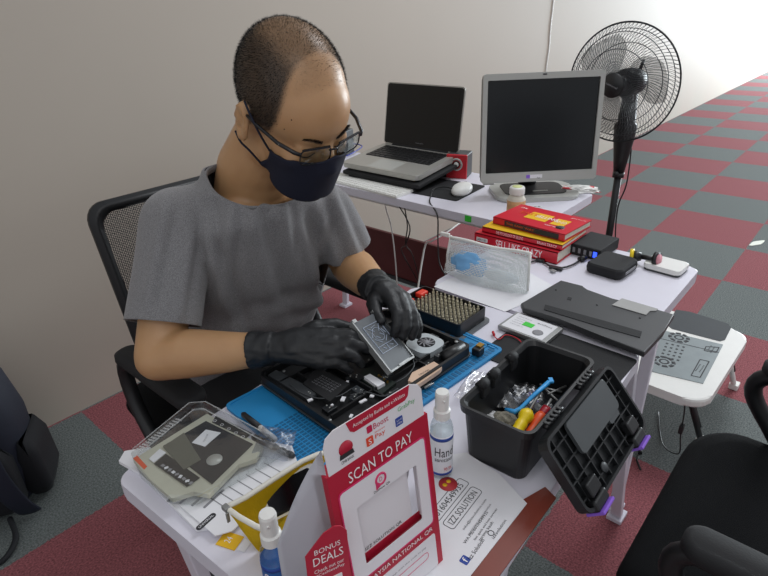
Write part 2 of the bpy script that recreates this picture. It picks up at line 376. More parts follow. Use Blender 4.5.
a = MB(); a.box((-.155, .0, .052), (.035, .02, .03), bev=.002); a.build('side_socket', SIL, t)
# pill bottle
pb = at(515.5, 207, T)
t = thing('pill_bottle', 'white-capped tablet bottle with an orange label in front of the monitor stand', 'bottle', (-2.108, -.200, T), Rd(130)); t.scale = (1.25, 1.25, 1.2)
a = MB(); a.lathe([(0, 0), (.0185, 0), (.020, .003), (.020, .05), (.016, .057), (.013, .059), (.013, .061), (0, .061)]); a.build('body', mat('bottle_amber', 'd9d4c6', .3), t)
a = MB(); a.lathe([(.0203, .006), (.0205, .007), (.0205, .046), (.0203, .047)]); a.build('label', mat('label_orange', 'd8a878', .6, var=.25, vs=90), t)
a = MB(); a.lathe([(0.0, .061), (.0165, .061), (.017, .063), (.017, .075), (.0155, .078), (0, .078)]); a.lathe([(0, .0782), (.011, .0782), (.011, .0788), (0, .0788)], mi=1); a.build('cap', [WP, mat('pale_green', 'd6dc9a', .6)], t)
# memory card reader label slip by the stand
a = MB(); a.box((0, 0, .0006), (.03, .018, .0008)); a.text('AB', .02, .008, TR(0, 0, .001), 1)
tag(a.build('paper_slip', [PAP, INK], None, (*at(537, 207, T).xy, T+.0003), (0, 0, Rd(-60))), 'tiny paper slip beside the monitor stand base', 'paper')
# plastic bag behind the monitor
def bag(p0, sc_, seed, name, label, cat, mats, rz=0, squash=.45, amp=.5):
    random.seed(seed)
    a = MB(); tb = bmesh.new(); bmesh.ops.create_icosphere(tb, subdivisions=4, radius=1)
    for v in tb.verts:
        n_ = noise.noise(v.co*1.7+V((seed, 0, 0)))*amp+noise.noise(v.co*4+V((0, seed, 0)))*amp*.5
        v.co = v.co*(1+n_); v.co.x *= sc_[0]; v.co.y *= sc_[1]; v.co.z = max(v.co.z*sc_[2], -sc_[2]*.5)+sc_[2]*.5
    for f in tb.faces: f.material_index = 0
    a.add(tb); bmf = a.bm
    for f in bmf.faces:
        f.smooth = False
        if len(mats) > 1 and noise.noise(f.calc_center_median()*38) > .22: f.material_index = 1
    return tag(a.build(name, mats, None, p0, (0, 0, rz)), label, cat)
bag((-1.775, -.225, T+.001), (.075, .022, .012), 3, 'plastic_bag', 'crumpled white plastic bag with red print sticking out behind the monitor', 'bag', [WP, RED], Rd(-58))
# dangling leads below the back desk
for k, (x0, x1_, xb, yb) in enumerate(((378, 372, 368, 224), (371, 366, 374, 222))):
    pts = [V((-2.13, .19+.03*k, T-.025)), V((-2.12, .185-.01*k, .62)), V((-2.10, .21, .54)), V((-2.0, .26+.05*k, .45)), V((-1.9, .3, .25)), V((-1.9, .3, .01))]
    a = MB(); a.tube(smooth_path(pts), .0022, n=6); tag(a.build('lead', K), 'thin black lead hanging under the back desk', 'cable', 'black leads hanging below the back desk')
a = MB(); a.tube(smooth_path([V((-1.95, .42, .695)), V((-1.95, .43, .6)), V((-1.94, .41, .5)), V((-1.93, .40, .3)), V((-1.93, .40, .008))]), .003, n=6); tag(a.build('lead', WP), 'white lead hanging under the back desk', 'cable')
# white cable loop lying between the desks
a = MB(); a.tube(smooth_path([V((-2.155, -.30, .66)), V((-2.16, -.22, .60)), at(482, 214, .52), at(462, 222, .5), at(446, 233, .5), at(432, 241, .5), at(424, 250, .45), V((-2.2, .1, .3)), V((-2.2, .12, .01))]), .0035, n=6); tag(a.build('power_cable', WP), 'white power cable hanging between the middle and back desks', 'cable')
# wall cable
a = MB(); a.tube(smooth_path([V((.46, .996, 1.75)), V((.458, .996, 1.274)), V((.448, .996, 1.10)), V((.455, .996, .98)), V((.44, .996, .85)), V((.44, .996, .6)), V((.44, .996, .01))]), .0045, n=6); tag(a.build('wall_cable', WP), 'white cable running down the wall behind the monitor', 'cable')

# ------------------------------------------------------------------ pedestal fan
FX, FY, FZ = -1.032, -.104, .968
fan = thing('pedestal_fan', 'black pedestal fan with a round wire guard on the carpet behind the desks', 'fan', (FX, FY, 0))
hd = TR(-.055, .014, FZ) @ Matrix.Rotation(Rd(-5), 4, 'Z') @ frame((0, 0, 0), (0, -1, 0), (0.02, 0, 1)).to_3x3().to_4x4()
FM = DG
a = MB(); a.lathe([(0, .0), (.20, .0), (.205, .008), (.19, .02), (.06, .028), (.03, .04), (0, .045)], n=40); a.build('base', K, fan)
a = MB(); a.cyl((0, 0, .03), (0, 0, .62), .015); a.cyl((0, 0, .58), (0, 0, .60), .024); a.build('pole', K, fan)
a = MB(); a.loft([[(x*w, y*d, z) for x, y in [(cos(q*pi/10), sin(q*pi/10)) for q in range(20)]] for z, w, d in ((.60, .022, .022), (.66, .03, .03), (.76, .040, .044), (.80, .040, .046), (.81, .030, .036), (.93, .026, .028))]); a.ball((-.03, 0, .60), (.012, .012, .012)); a.build('column_housing', K, fan)
a = MB(); a.tube([(0, 0, .90), (-.03, .008, .955)], [.03, .028], n=14); a.lathe([(0, -.13), (.03, -.13), (.048, -.11), (.055, -.06), (.055, -.01), (.045, .0), (0, .0)], hd); a.cyl((0, -.0, -.07), (0, .0, -.07), .01, M=hd); a.build('motor_housing', K, fan)
for k in range(3):
    M = hd @ Matrix.Rotation(2*pi*k/3+.4, 4, 'Z')
    def f(u, v):
        r = .03+.155*u; w = (.35+.75*sin(pi*min(1, u*.8+.1)))*.9; th = (v-.5)*w*1.5-.3*u
        return (r*cos(th), r*sin(th), .04+(v-.5)*.05)
    a = MB(); a.surf(f, 10, 10, M=M, thick=.002); a.build('blade', mat('smoked_plastic', '2c3236', .3, alpha=.5), fan)
a = MB(); a.lathe([(0, .01), (.03, .01), (.03, .06), (.0, .065)], hd); a.build('hub', K, fan)
def guard(z0, zc, r0, n, name, mids):
    a = MB()
    for i in range(n):
        th = 2*pi*i/n; pts = []
        for s_ in range(8):
            q = s_/7; r = r0+(.221-r0)*q; sw = .55*(1-q)
            pts.append((r*cos(th+sw), r*sin(th+sw), zc+(z0-zc)*q**2.6))
        a.tube(pts, .0009, n=4, M=hd, cap=False)
    for r in mids:
        q = (r-r0)/(.221-r0); a.torus(r, .0016, hd @ TR(0, 0, zc+(z0-zc)*q**2.6), n=60, k=5)
    a.torus(.222, .0034, hd @ TR(0, 0, z0), n=90, k=6)
    a.build(name, DG, fan)
guard(.022, .095, .045, 88, 'front_guard', (.13, .19))
guard(.022, -.005, .05, 88, 'rear_guard', (.15, .20))
a = MB(); a.lathe([(0, .090), (.045, .090), (.047, .094), (.044, .100), (0, .103)], hd); a.text('national', .05, .008, hd @ Matrix.Rotation(Rd(-20), 4, 'Z') @ TR(0, 0, .1035), 1); a.build('front_cap', [K, GRYI], fan)
a = MB(); a.cyl((.03, .05, -.06), (.035, .085, -.07), .006, M=hd); a.build('swing_knob', K, fan)
a = MB(); a.tube(smooth_path([(.02, -.02, .78), (.01, -.035, .68), (-.0, -.04, .55), (.0, -.02, .45), (.0, -.03, .3), (.04, -.06, .05), (.2, -.1, .03)]), .003, n=6); a.build('cord', K, fan)

# ------------------------------------------------------------------ things on the middle desk
# books
def book(name_, label, cx, cy, z, L_, D_, h, rz, cover, spine_fn=None, top_fn=None, mats=()):
    t = thing('book', label, 'book', (cx, cy, z), rz, None)
    a = MB(); a.box((0, 0, h-.001), (L_, D_, .002), mi=0); a.box((0, 0, .001), (L_, D_, .002), mi=0); a.box((0, D_/2-.001, h/2), (L_, .002, h), mi=0)
    if spine_fn: spine_fn(a, h)
    if top_fn: top_fn(a, h)
    a.build('cover', [cover, INKW, YEL, INK, ORG], t)
    a = MB()
    n = 14
    for i in range(n): a.box((0+.0003*(i % 2), -.002, .0025+(h-.005)*(i+.5)/n), (L_-.006, D_-.006, (h-.005)/n*.98))
    a.build('pages', mat('book_pages', 'e2dccd', .8, var=.05, vs=200), t)
# spines face the camera (-x); local +y is the spine side -> rotate so that +y = -x
SPX = TR(0, 0, 0)
def sp_text(a, s, u, zc, w, hh, D_, mi=1):
    a.text(s, w, hh, frame((u, D_/2, zc), (-1, 0, 0), (0, 0, 1)), mi)
def low_spine(a, h):
    sp_text(a, 'SELL LIKE CRAZY', -.012, h*.5, .125, .019, .155); a.box((.090, .078, h*.5), (.032, .001, .010), mi=1); sp_text(a, 'SABRI SUBY', .090, h*.5, .028, .006, .1572, 3)
def mid_spine(a, h):
    sp_text(a, 'THE PSYCHOLOGY OF SELLING', .03, h*.5, .075, .008, .14); sp_text(a, 'BRIAN TRACY', -.07, h*.5, .05, .007, .14)
    a.prism(rr(.215, .138, .001), h, h+.0006, mi=2)
def top_spine(a, h):
    a.box((-.01, .0652, h*.5), (.15, .001, .013), mi=3); sp_text(a, 'THE EASY WAY', .02, h*.5, .08, .006, .1312, 4)
def top_cover(a, h):
    a.box((0.01, -.005, h+.0003), (.06, .05, .0006), mi=2, rot=(0, 0, 0)); Z = TR(0, 0, h+.0008) @ Matrix.Rotation(pi, 4, 'Z')
    a.text('EASY', .05, .018, Z @ TR(-.04, .010, 0), 4); a.text('SELLING', .06, .016, Z @ TR(.012, .006, .0004), 1); a.box((-.052, -.0, h+.0003), (.035, .045, .0006), mi=2)
    a.text('TO GO', .03, .014, Z @ TR(.052, -.0, .0006), 1); a.text('BOOST YOUR SALES', .05, .006, Z @ TR(.055, -.035, 0), 1); a.text('JOHN TAYLOR', .04, .006, Z @ TR(.075, .045, 0), 1)
    a.text('THE', .02, .008, Z @ TR(-.075, .04, 0), 1)
    a.lathe([(0, h+.0004), (.011, h+.0004), (.011, h+.001), (0, h+.001)], TR(-.068, .03, 0), mi=3)
book('book', 'thick red paperback at the bottom of the book stack, big white spine title', -2.256, -.322, T+.0004, .225, .155, .030, Rd(90), BOOKR, low_spine)
book('book', 'red and yellow paperback in the middle of the book stack', -2.250, -.330, T+.0312, .215, .14, .014, Rd(90), BOOKR, mid_spine)
book('book', 'red book with yellow cover title at the top of the book stack', -2.230, -.338, T+.0466, .200, .13, .018, Rd(86), BOOKR, top_spine, top_cover)
# white papers on the middle desk
a = MB(); a.prism([(at(x, y, T).x, at(x, y, T).y) for x, y in ((449, 279), (434, 287), (505, 312), (560, 290), (520, 268))], T+.0003, T+.0012)
tag(a.build('paper_sheet', PAP), 'white paper sheet under the mesh pouch on the middle desk', 'paper')
# mesh pouch
NET = meshmat('white_netting', 'e8eeee', 300, .38)
pc = V((-2.512, -.352, T+.0016))
t = thing('mesh_pouch', 'white zip mesh pouch holding blue and white face masks beside the red books', 'pouch', pc, Rd(-86))
def pf(s_):
    def f(u, v):
        x = (u-.5)*.20*(1-.06*v); z = v*.080*(1+.03*sin(u*8))
        th = .024*(1-v**1.5)*(sin(pi*min(max(u, .02), .98)))**.5+.002
        return (x+.003*noise.noise(V((u*5, v*5, s_))), s_*th+.012*v+.006*noise.noise(V((u*4, v*4, s_*3))), z+.001)
    return f
a = MB(); a.surf(pf(1), 30, 14); a.surf(pf(-1), 30, 14); a.surf(lambda u, v: ((u-.5)*.2, (v-.5)*.04*sin(pi*min(max(u, .02), .98))**.5, .0012), 20, 3); a.build('netting', NET, t)
a = MB()
a.tube([(x, .012+.004*sin(x*30), .081+.0024*sin((x/.19+.5)*8)) for x in [-.094+.188*i/24 for i in range(25)]], .004, n=6); a.tube([(-.099, .004, .003), (-.1, .006, .04), (-.095, .012, .085)], .003, n=6); a.tube([(.099, .004, .003), (.097, .006, .04), (.094, .012, .087)], .003, n=6)
a.build('binding', WP, t)
a = MB(); a.box((-.112, .015, .083), (.024, .006, .010), bev=.002); a.build('zip_pull', WP, t)
def put(mb, name, m_, label, cat, P_, rz_=0, rot=None, group=None):
    o = mb.build(name, m_, None, P_, rot if rot is not None else (0, 0, rz_)); tag(o, label, cat, group); return o
def crumple(rx, ry, rz_, s):
    a = MB(); tb = bmesh.new(); bmesh.ops.create_icosphere(tb, subdivisions=4, radius=1)
    for v in tb.verts:
        v.co *= 1+.22*noise.noise(v.co*2.2+V((s, s, 0)))+.1*noise.noise(v.co*5+V((s, 0, 0))); v.co.x *= rx; v.co.y *= ry; v.co.z *= rz_
    return a.add(tb, None, 0, True)
RM = Matrix.Rotation(Rd(-86), 3, 'Z')
put(crumple(.044, .017, .028, 1), 'face_mask', mat('mask_blue', '7db8ea', .8), 'folded pale blue face mask inside the mesh pouch', 'face mask', pc+RM @ V((-.040, 0, .033)), Rd(-86))
put(crumple(.040, .012, .014, 5), 'face_mask', mat('mask_pale', 'dfe8ee', .8), 'folded white face mask inside the mesh pouch', 'face mask', pc+RM @ V((.038, 0, .022)), Rd(-82))
# charging hub
t = thing('charging_hub', 'black charging hub with a blue light right of the red books', 'charging hub', (-2.205, -.470, T), Rd(-93))
a = MB(); a.box((0, 0, .0145), (.075, .105, .028), bev=.003); a.build('body', KM, t)
a = MB()
for i in range(4): a.box((-.027+.014*i, -.0530, .0145), (.006, .001, .012), mi=0)
a.box((.026, -.0530, .0145), (.009, .001, .014), mi=1); a.build('ports', [GRYI, mat('blue_led', '2a4cff', .3, emit='3050ff', es=2.)], t)
# cable with plugs
pts = [at(x, y, T+.005) for x, y in ((531, 262), (540, 260), (548, 265), (556, 268), (566, 267), (574, 264), (580, 260))]
t0 = MB(); t0.tube(smooth_path(pts), .0022, n=6, mi=0); t0.cyl(pts[-1], pts[-1]+V((.018, -.006, .003)), .008, .006, mi=0); t0.box((pts[3]+V((-.0, .0, 0))), (.03, .012, .006), rot=(0, 0, Rd(-80)), bev=.001); t0.box(pts[1], (.02, .012, .006), rot=(0, 0, Rd(-75)), bev=.001)
t0.box(at(553, 271, T+.004), (.012, .010, .004), rot=(0, 0, Rd(-110)), mi=1)
tag(t0.build('charging_cable', [K, STL]), 'black charging cable with plugs in front of the red books', 'cable')
# power bank
t = thing('power_bank', 'black rounded power bank lying on the middle desk near the charging hub', 'power bank', (-2.288, -.545, T), Rd(-4))
a = MB(); a.loft([[(x, y, z) for x, y in rr(w_, d_, r_, 6)] for z, w_, d_, r_ in ((.0004, .088, .074, .012), (.004, .095, .082, .015), (.0125, .098, .085, .016), (.021, .095, .082, .015), (.0245, .088, .074, .012))], sm=False); a.build('body', KM, t)
a = MB(); a.box((-.0, -.0427, .0125), (.05, .0015, .006)); a.build('ports', GRYI, t)
# gadget holder with yellow ring
g0 = at(632, 262, T+.012); g1 = at(660, 258, T+.02)
t = thing('phone_holder', 'black swivel holder with a yellow ring leaning on the white charger', 'phone holder', (g0.x, g0.y, T))
q0 = at(631, 256, T+.018)-t.location; q1 = at(644, 257, T+.02)-t.location; q2 = at(656, 259, T+.024)-t.location
d_ = (q1-q0).normalized()
a = MB(); a.cyl(q0-d_*.002, q0+d_*.006, .017, n=24); a.build('ring', YPL, t, label='yellow ring')
a = MB(); a.cyl(q0+d_*.004, q0+d_*.022, .0145, .009, n=20); a.cyl(q0+d_*.02, q2, .006, .005, n=12); a.build('neck', K, t)
a = MB(); e_ = (q2-q1).normalized(); a.cyl(q2-e_*.002, q2+e_*.006, .016, .016, n=20); a.cyl(q2+e_*.006, q2+e_*.008, .012, .012, n=20, mi=1); a.build('cup', [K, mat('pink_pad', 'd08a96', .6)], t)
# white charger
t = thing('power_bank', 'flat white power bank under the swivel holder at the corner of the middle desk', 'power bank', (-2.212, -.638, T), Rd(-4))
a = MB(); a.prism(rr(.062, .078, .010), .0004, .005, bev=.001, mi=1); a.prism(rr(.064, .080, .010), .005, .016, bev=.002); a.build('body', [WP, DG], t)
# laptop bottom cover
P4 = [at(x, y, T+.024) for x, y in ((521, 302), (561, 279), (675, 312), (645, 350))]
cc = sum(P4, V())/4; t = thing('laptop_cover', 'dark grey removed laptop bottom cover bridging the middle and front desks', 'laptop cover', (cc.x, cc.y, T))
def loc4(px, py, z): p_ = at(px, py, T+z); return (p_.x-cc.x, p_.y-cc.y)
out = [loc4(*q, .024) for q in ((521, 302), (561, 279), (583, 284.5), (586, 289), (612, 297.5), (655, 308), (675, 313), (664, 330), (645, 351), (600, 334), (560, 318), (523, 307))]
a = MB(); a.prism(out, .010, .022, bev=.003)
a.build('shell', mat('cover_grey', '3a3b3d', .45, .1, var=.03), t)
a = MB(); a.prism([loc4(*q, .022) for q in ((545, 305), (600, 320), (642, 332), (640, 338), (600, 327), (544, 310))], .0221, .0232); a.prism([loc4(*q, .022) for q in ((568, 297), (572, 298), (571, 300.5), (567, 299.5))], .0221, .0226)
for q in ((597, 305), (640, 318), (556, 290)): a.cyl((*loc4(*q, .022), .022), (*loc4(*q, .022), .0228), .002)
a.build('vent_ridge', KM, t)
for q in ((530, 303), (562, 283), (664, 314), (642, 343)):
    a = MB(); a.cyl((*loc4(*q, .010), .0003), (*loc4(*q, .010), .0105), .004, n=10); a.build('rubber_foot', K, t)
lb = MB(); lb.prism([loc4(*q, .023) for q in ((622, 298.5), (658, 309), (656, 311), (650, 311), (646, 315), (612, 305))], .0226, .0236); lb.build('grey_sticker', mat('sticker_grey', '9d9d9b', .5), t, label='light grey sticker')
# ------------------------------------------------------------------ things on the front desk
def onp(M, px, py):
    """where a ray through the photo meets the plane z=0 of M, in M's own coordinates"""
    Mi = M.inverted(); o = Mi @ CC; d = Mi.to_3x3() @ (CFW + CRT*((px-384)/CF) - CUP*((py-288)/CF))
    q = o + d*(-o.z/d.z); return q.x, q.y
# blue silicone work mat
mc_ = V((-2.932, -.398, T)); mz = Rd(-4.5)
t = thing('work_mat', 'blue silicone repair mat under the opened black laptop', 'work mat', mc_, mz)
a = MB(); a.prism(rr(.425, .225, .01), .0004, .004); a.ring(rr(.425, .225, .01), rr(.415, .215, .008), .004, .0055)
a.box((.203, .0, .0046), (.004, .20, .002)); a.box((0, -.084, .0048), (.41, .003, .0016)); a.box((.165, -.03, .0048), (.003, .12, .0016)); a.build('pad', BLU, t)
a = MB()
for i in range(18):
    for j in range(15): a.box((-.20+.0085*i, -.078+.0065*j, .00425), (.0062, .0036, .0006))
a.build('hole_grid', BLUD, t, label='darker moulded hole grid'); a = MB()
for i in range(22): a.box((-.0+.0093*i, -.098, .00425), (.0062, .012, .0006))
a.build('slot_row', BLUD, t, label='darker moulded slots along the edge'); a = MB()
for i in range(7): a.box((.185, -.06+.022*i, .00425), (.012, .010, .0006))
a.build('tray_row', BLUD, t, label='darker moulded recesses')
a = MB(); a.box((.178, .050, .011), (.018, .016, .014), bev=.002); a.box((.184, .050, .0195), (.012, .010, .003), mi=1)
put(a, 'sd_card_adapter', [K, GOLD], 'tiny black connector block with gold contacts on the far corner of the blue mat', 'connector', (*(at(478, 351, T+.012).xy - V((.178, .05))), T+.0015))
# opened laptop
Lz = Rd(-3.5); LC = V((-2.926, -.384, T+.0065)); LW, LD = .296, .206
t = thing('opened_laptop', 'black laptop lying upside down with its insides exposed on the blue mat', 'laptop', LC, Lz)
LM = TR(*LC, 0, 0, Lz); LT = LM @ TR(0, 0, .0205)
def lp(px, py): return onp(LT, px, py)
a = MB(); a.prism(rr(LW, LD, .012), 0, .004, bev=.001); a.ring(rr(LW, LD, .012), rr(LW-.010, LD-.010, .008), .004, .022); a.prism(rr(LW-.012, LD-.012, .006), .004, .010)
for x_, y_, w_, d_ in ((-.05, 0, .003, .19), (.055, -.03, .003, .12), (0, -.062, .27, .003), (.0, .062, .27, .003), (-.10, .02, .003, .08)): a.box((x_, y_, .014), (w_, d_, .010))
a.build('chassis', K, t)
a = MB(); a.prism(rr(LW+.004, LD+.004, .013), .0045, .0065); a.build('palm_rest_edge', mat('bezel_grey', '5a5c5e', .35, .6), t, label='thin grey metal edge line')
def pl4(mb, pts, z0, z1, mi=0): mb.prism([lp(*q) for q in pts], z0, z1, mi=mi)
random.seed(4)
# drive module with printed lines
a = MB(); P_ = [(303, 384), (318, 368), (350, 384), (330, 402)]; pl4(a, P_, .010, .0215)
c_ = V((*lp(326, 384), 0)); vx = (V((*lp(350, 384), 0))-V((*lp(318, 368), 0))).normalized()
MX = frame(c_+V((0, 0, .0216)), vx, (-vx.y, vx.x, 0))
for r in range(5):
    for q in range(6): a.text(random.choice(['AXO', 'H3', 'CE', 'NTL', '00', 'EU']), .0055, .0028, MX @ TR(-.018+.0075*q, -.010+.0052*r, 0), 1)
a.build('drive_module', [KM, GRYI], t)
a = MB(); pl4(a, [(268, 374), (276, 369), (318, 391), (308, 399)], .010, .019); a.build('speaker_bar', DG, t)
a = MB(); pl4(a, [(364, 377), (370, 374), (385, 383), (378, 387)], .012, .0212); a.build('ram_sticker', PAP, t, label='white label')
a = MB(); pl4(a, [(356, 373), (368, 365), (396, 380), (382, 391)], .010, .0155, 0)
for q in ((381, 376), (384, 378), (387, 380), (379, 374)): a.box((*lp(*q), .017), (.003, .003, .004), mi=1)
a.build('memory_board', [mat('board_green', '16221c', .5), GOLD], t)
a = MB(); pl4(a, [(408, 380), (412, 372), (434, 361), (442, 366), (440, 369), (418, 384)], .012, .0195); a.text('CAUTION', .022, .004, frame(V((*lp(424, 372), .0196)), V((*lp(438, 364), 0))-V((*lp(412, 378), 0)), (-.0, 1, 0)), 1)
a.build('heat_sink_pad', [mat('pad_cream', 'd9b9a0', .5, var=.1), INK], t, label='cream heat pad')
fx, fy = lp(425, 343)
a = MB(); a.prism(rr(.058, .056, .018), .010, .0205, M=TR(fx, fy, 0)); a.build('fan_cover', mat('fan_plate', 'c2cace', .4, .2), t, label='silver fan plate')
a = MB(); a.lathe([(0, .0206), (.016, .0206), (.016, .0209), (0, .0209)], TR(fx+.003, fy, 0))
a.build('fan_opening', KM, t)
a = MB()
for k in range(9):
    M = TR(fx+.003, fy, .0209) @ Matrix.Rotation(2*pi*k/9, 4, 'Z'); a.box((.010, .0, .0004), (.011, .0022, .0008), rot=(0, 0, .5), M=M)
a.lathe([(0, 0), (.006, 0), (.006, .001), (0, .001)], TR(fx+.003, fy, .0209)); a.build('fan_rotor', GRYI, t)
a = MB(); h0, h1 = V((*lp(444, 356), .016)), V((*lp(462, 345), .016)); a.cyl(h0, h1, .011, n=20); a.build('hinge_cover', K, t)
a = MB(); a.cyl((*lp(456, 345), .0265), (*lp(456, 345), .028), .003); a.build('screw', STL, t)
for px, py, w_, d_ in ((310, 399, .008, .005), (351, 415, .007, .004), (343, 398, .010, .006), (347, 381, .006, .004), (332, 404, .004, .003), (372, 395, .005, .006), (388, 372, .004, .003), (363, 400, .012, .005)):
    a = MB(); a.box((*lp(px, py), .0185), (w_, d_, .002), rot=(0, 0, random.uniform(-.6, .6))); a.build('small_sticker', PAP, t, label='small white sticker')
for i in range(46):
    a = MB(); x_, y_ = random.uniform(-.132, .132), random.uniform(-.088, .088); w_, d_ = random.uniform(.006, .030), random.uniform(.005, .018); a.box((x_, y_, .0125+random.uniform(0, .002)), (w_, d_, random.uniform(.005, .010)), bev=.0006)
    for q in range(2): a.box((x_+random.uniform(-.3, .3)*w_, y_+random.uniform(-.3, .3)*d_, .0190), (.0022, .0016, .001), mi=1)
    a.build('circuit_block', [mat('circuit_black', '1d2024', .35) if i % 3 else mat('circuit_grey', '34383c', .4), SIL], t)
for k, pts in enumerate((((290, 384), (300, 392), (318, 398), (338, 396), (352, 388)), ((350, 395), (366, 392), (384, 396), (398, 388)), ((396, 382), (406, 376), (414, 366), (412, 357)))):
    a = MB(); a.tube(smooth_path([V((*lp(*q), .020)) for q in pts]), .0011, n=5); a.build('ribbon_wire', DG, t)
for q in ((284, 372), (330, 421), (362, 424), (395, 398), (447, 351)):
    a = MB(); a.cyl((*lp(*q), .0215), (*lp(*q), .023), .0024, n=10); a.build('screw', STL, t)
# drive caddy held in the hands
CM = TR(-2.911, -.407, .786, .6734, .147, .1235)
t = thing('drive_caddy', 'grey drive caddy with a white line drawing held tilted between the gloved hands', 'drive caddy', (-2.911, -.407, .786), rot=(.6734, .147, .1235))
a = MB(); a.box((0, 0, -.0045), (.068, .098, .007), bev=.001); a.build('drive', mat('drive_grey', '55595d', .45, .2), t)
a = MB(); a.box((-.0345, 0, -.004), (.0025, .1, .010)); a.box((.0345, 0, -.004), (.0025, .1, .010)); a.box((0, -.049, -.004), (.07, .003, .010)); a.box((-.028, .051, -.002), (.009, .006, .006)); a.box((.028, .051, -.002), (.009, .006, .006)); a.box((.005, -.0475, .0014), (.03, .003, .001)); a.build('rails', STL, t)
a = MB(); z = .0
def ln(x0, y0, x1, y1, w_=.0006): a.box(((x0+x1)/2, (y0+y1)/2, -.0004), (math.hypot(x1-x0, y1-y0), w_, .001), rot=(0, 0, math.atan2(y1-y0, x1-x0)))
for q in ((-.022, .034, .022, .034), (-.022, -.018, .022, -.018), (-.022, .034, -.022, -.018), (.022, .034, .022, -.018), (-.022, -.006, .022, -.006), (0, -.006, 0, -.018), (-.015, .03, -.004, .02), (.016, .03, .006, .018), (-.016, .008, -.004, -.002), (.016, .006, .005, -.002), (-.012, .02, -.018, .012), (.014, .02, .018, .010), (-.006, .028, .006, .030), (.004, .014, .010, .008), (-.012, -.010, -.006, -.014), (.006, -.010, .014, -.013), (-.008, .012, -.002, .006)): ln(*q)
a.torus(.012, .0004, TR(0, .014, -.0002), n=30, k=4); a.build('line_drawing', mat('ink_pale', 'b8c4d8', .6), t, label='white technical line drawing')
# screwdriver bit kit
t = thing('bit_kit_tray', 'black tray full of standing screwdriver bits on the middle desk edge', 'bit kit', (-2.700, -.368, T+.0045), Rd(-91))
a = MB(); a.prism(rr(.152, .090, .006), 0, .014); a.ring(rr(.152, .090, .006), rr(.147, .085, .005), .014, .026); a.build('tray', K, t)
a = MB(); a.prism(rr(.17, .104, .012), -.0036, -.0002); a.build('lid', mat('smoky_plastic', '74787c', .2, alpha=.75), t, label='smoky clear lid underneath')
for x_, y_ in ((-.064, .022), (-.064, -.022)):
    a = MB(); a.box((x_, y_, .0195), (.017, .024, .011), bev=.003); a.build('holder', mat('coral_red', 'e8402c', .45), t, label='bright red piece')
bt = MB(); bt.cyl((0, 0, 0), (0, 0, .008), .0030, n=6, sm=False); bt.cyl((0, 0, .008), (0, 0, .013), .0018, n=6, sm=False)
proto = bt.build('screwdriver_bit', mat('bit_steel', 'd8d2bc', .35, .6)); first = True
bz = Rd(-91)
for i in range(12):
    for j in range(7):
        lx, ly = -.045+.0098*i, -.036+.012*j
        o = proto if first else proto.copy()
        if not first: COL.objects.link(o)
        first = False
        o.location = (-2.700+lx*cos(bz)-ly*sin(bz), -.368+lx*sin(bz)+ly*cos(bz), T+.0187); o.scale = (1, 1, random.uniform(.7, 1.3))
        tag(o, 'small steel screwdriver bit standing in the black bit tray', 'screwdriver bit', 'screwdriver bits in the tray')
# black mat under drive
a = MB(); a.prism(rr(.22, .155, .008), .0004, .002)
put(a, 'rubber_mat', KM, 'thin black mat on the front desk under the hard drive', 'mat', (-2.692, -.608, T), Rd(-91))
t = thing('hard_drive', 'silver hard drive with a white label and green sticker on the black mat', 'hard drive', (-2.640, -.530, T+.0024), Rd(-92))
a = MB(); a.box((0, 0, .004), (.098, .068, .008), bev=.001); a.build('case', STL, t)
a = MB(); a.box((-.002, 0, .0083), (.084, .060, .0006))
a.text('Seagate', .03, .007, TR(.02, .018, .0087) @ Matrix.Rotation(pi, 4, 'Z'), 1)
for i in range(5): a.text('SN 5VJ8 ST9500', .028, .003, TR(-.022, .02-.008*i, .0087) @ Matrix.Rotation(pi, 4, 'Z'), 1)
a.lathe([(.006, .0087), (.010, .0087), (.010, .009), (.006, .009)], TR(.022, -.012, 0), mi=1)
a.build('label', [PAP, GRYI], t)
a = MB(); a.box((-.005, .002, .0091), (.020, .014, .0006)); a.build('sticker', GRN, t, label='green sticker')
a = MB(); a.tube(smooth_path([at(x, y, T+.005) for x, y in ((493, 333), (496, 338), (500, 339), (505, 335), (512, 336), (518, 339), (521, 342))]), .0011, n=5); a.cyl(at(493, 332, T+.005), at(494, 335, T+.005), .0025)
tag(a.build('red_wire', RED), 'thin red wire on the black mat beside the hard drive', 'wire')

# black toolbox with open lid
bx, by = -2.893, -.657
t = thing('toolbox', 'open black plastic toolbox with its ribbed lid hanging over the desk edge', 'toolbox', (bx, by, T), Rd(1.5))
def rbox(w, d, z): return [(x, y, z) for x, y in rr(w, d, .014, 5)]
H_ = .088
a = MB(); a.loft([rbox(.184, .084, .0005), rbox(.186, .086, .003), rbox(.196, .096, H_-.012), rbox(.203, .105, H_-.011), rbox(.205, .107, H_), rbox(.197, .099, H_), rbox(.190, .091, H_-.006), rbox(.180, .080, .006)], sm=False)
for x_ in (-.06, 0, .06): a.box((x_, .0475, .04), (.006, .003, .06))
a.build('box', K, t)
a = MB()
for x_ in (-.052, -.022, .03): a = MB(); a.cyl((x_, .048, H_-.002), (x_+.016, .048, H_-.002), .0075, n=14); a.box((x_+.008, .046, H_-.012), (.018, .010, .016), bev=.002); a.build('latch_socket', KM, t)

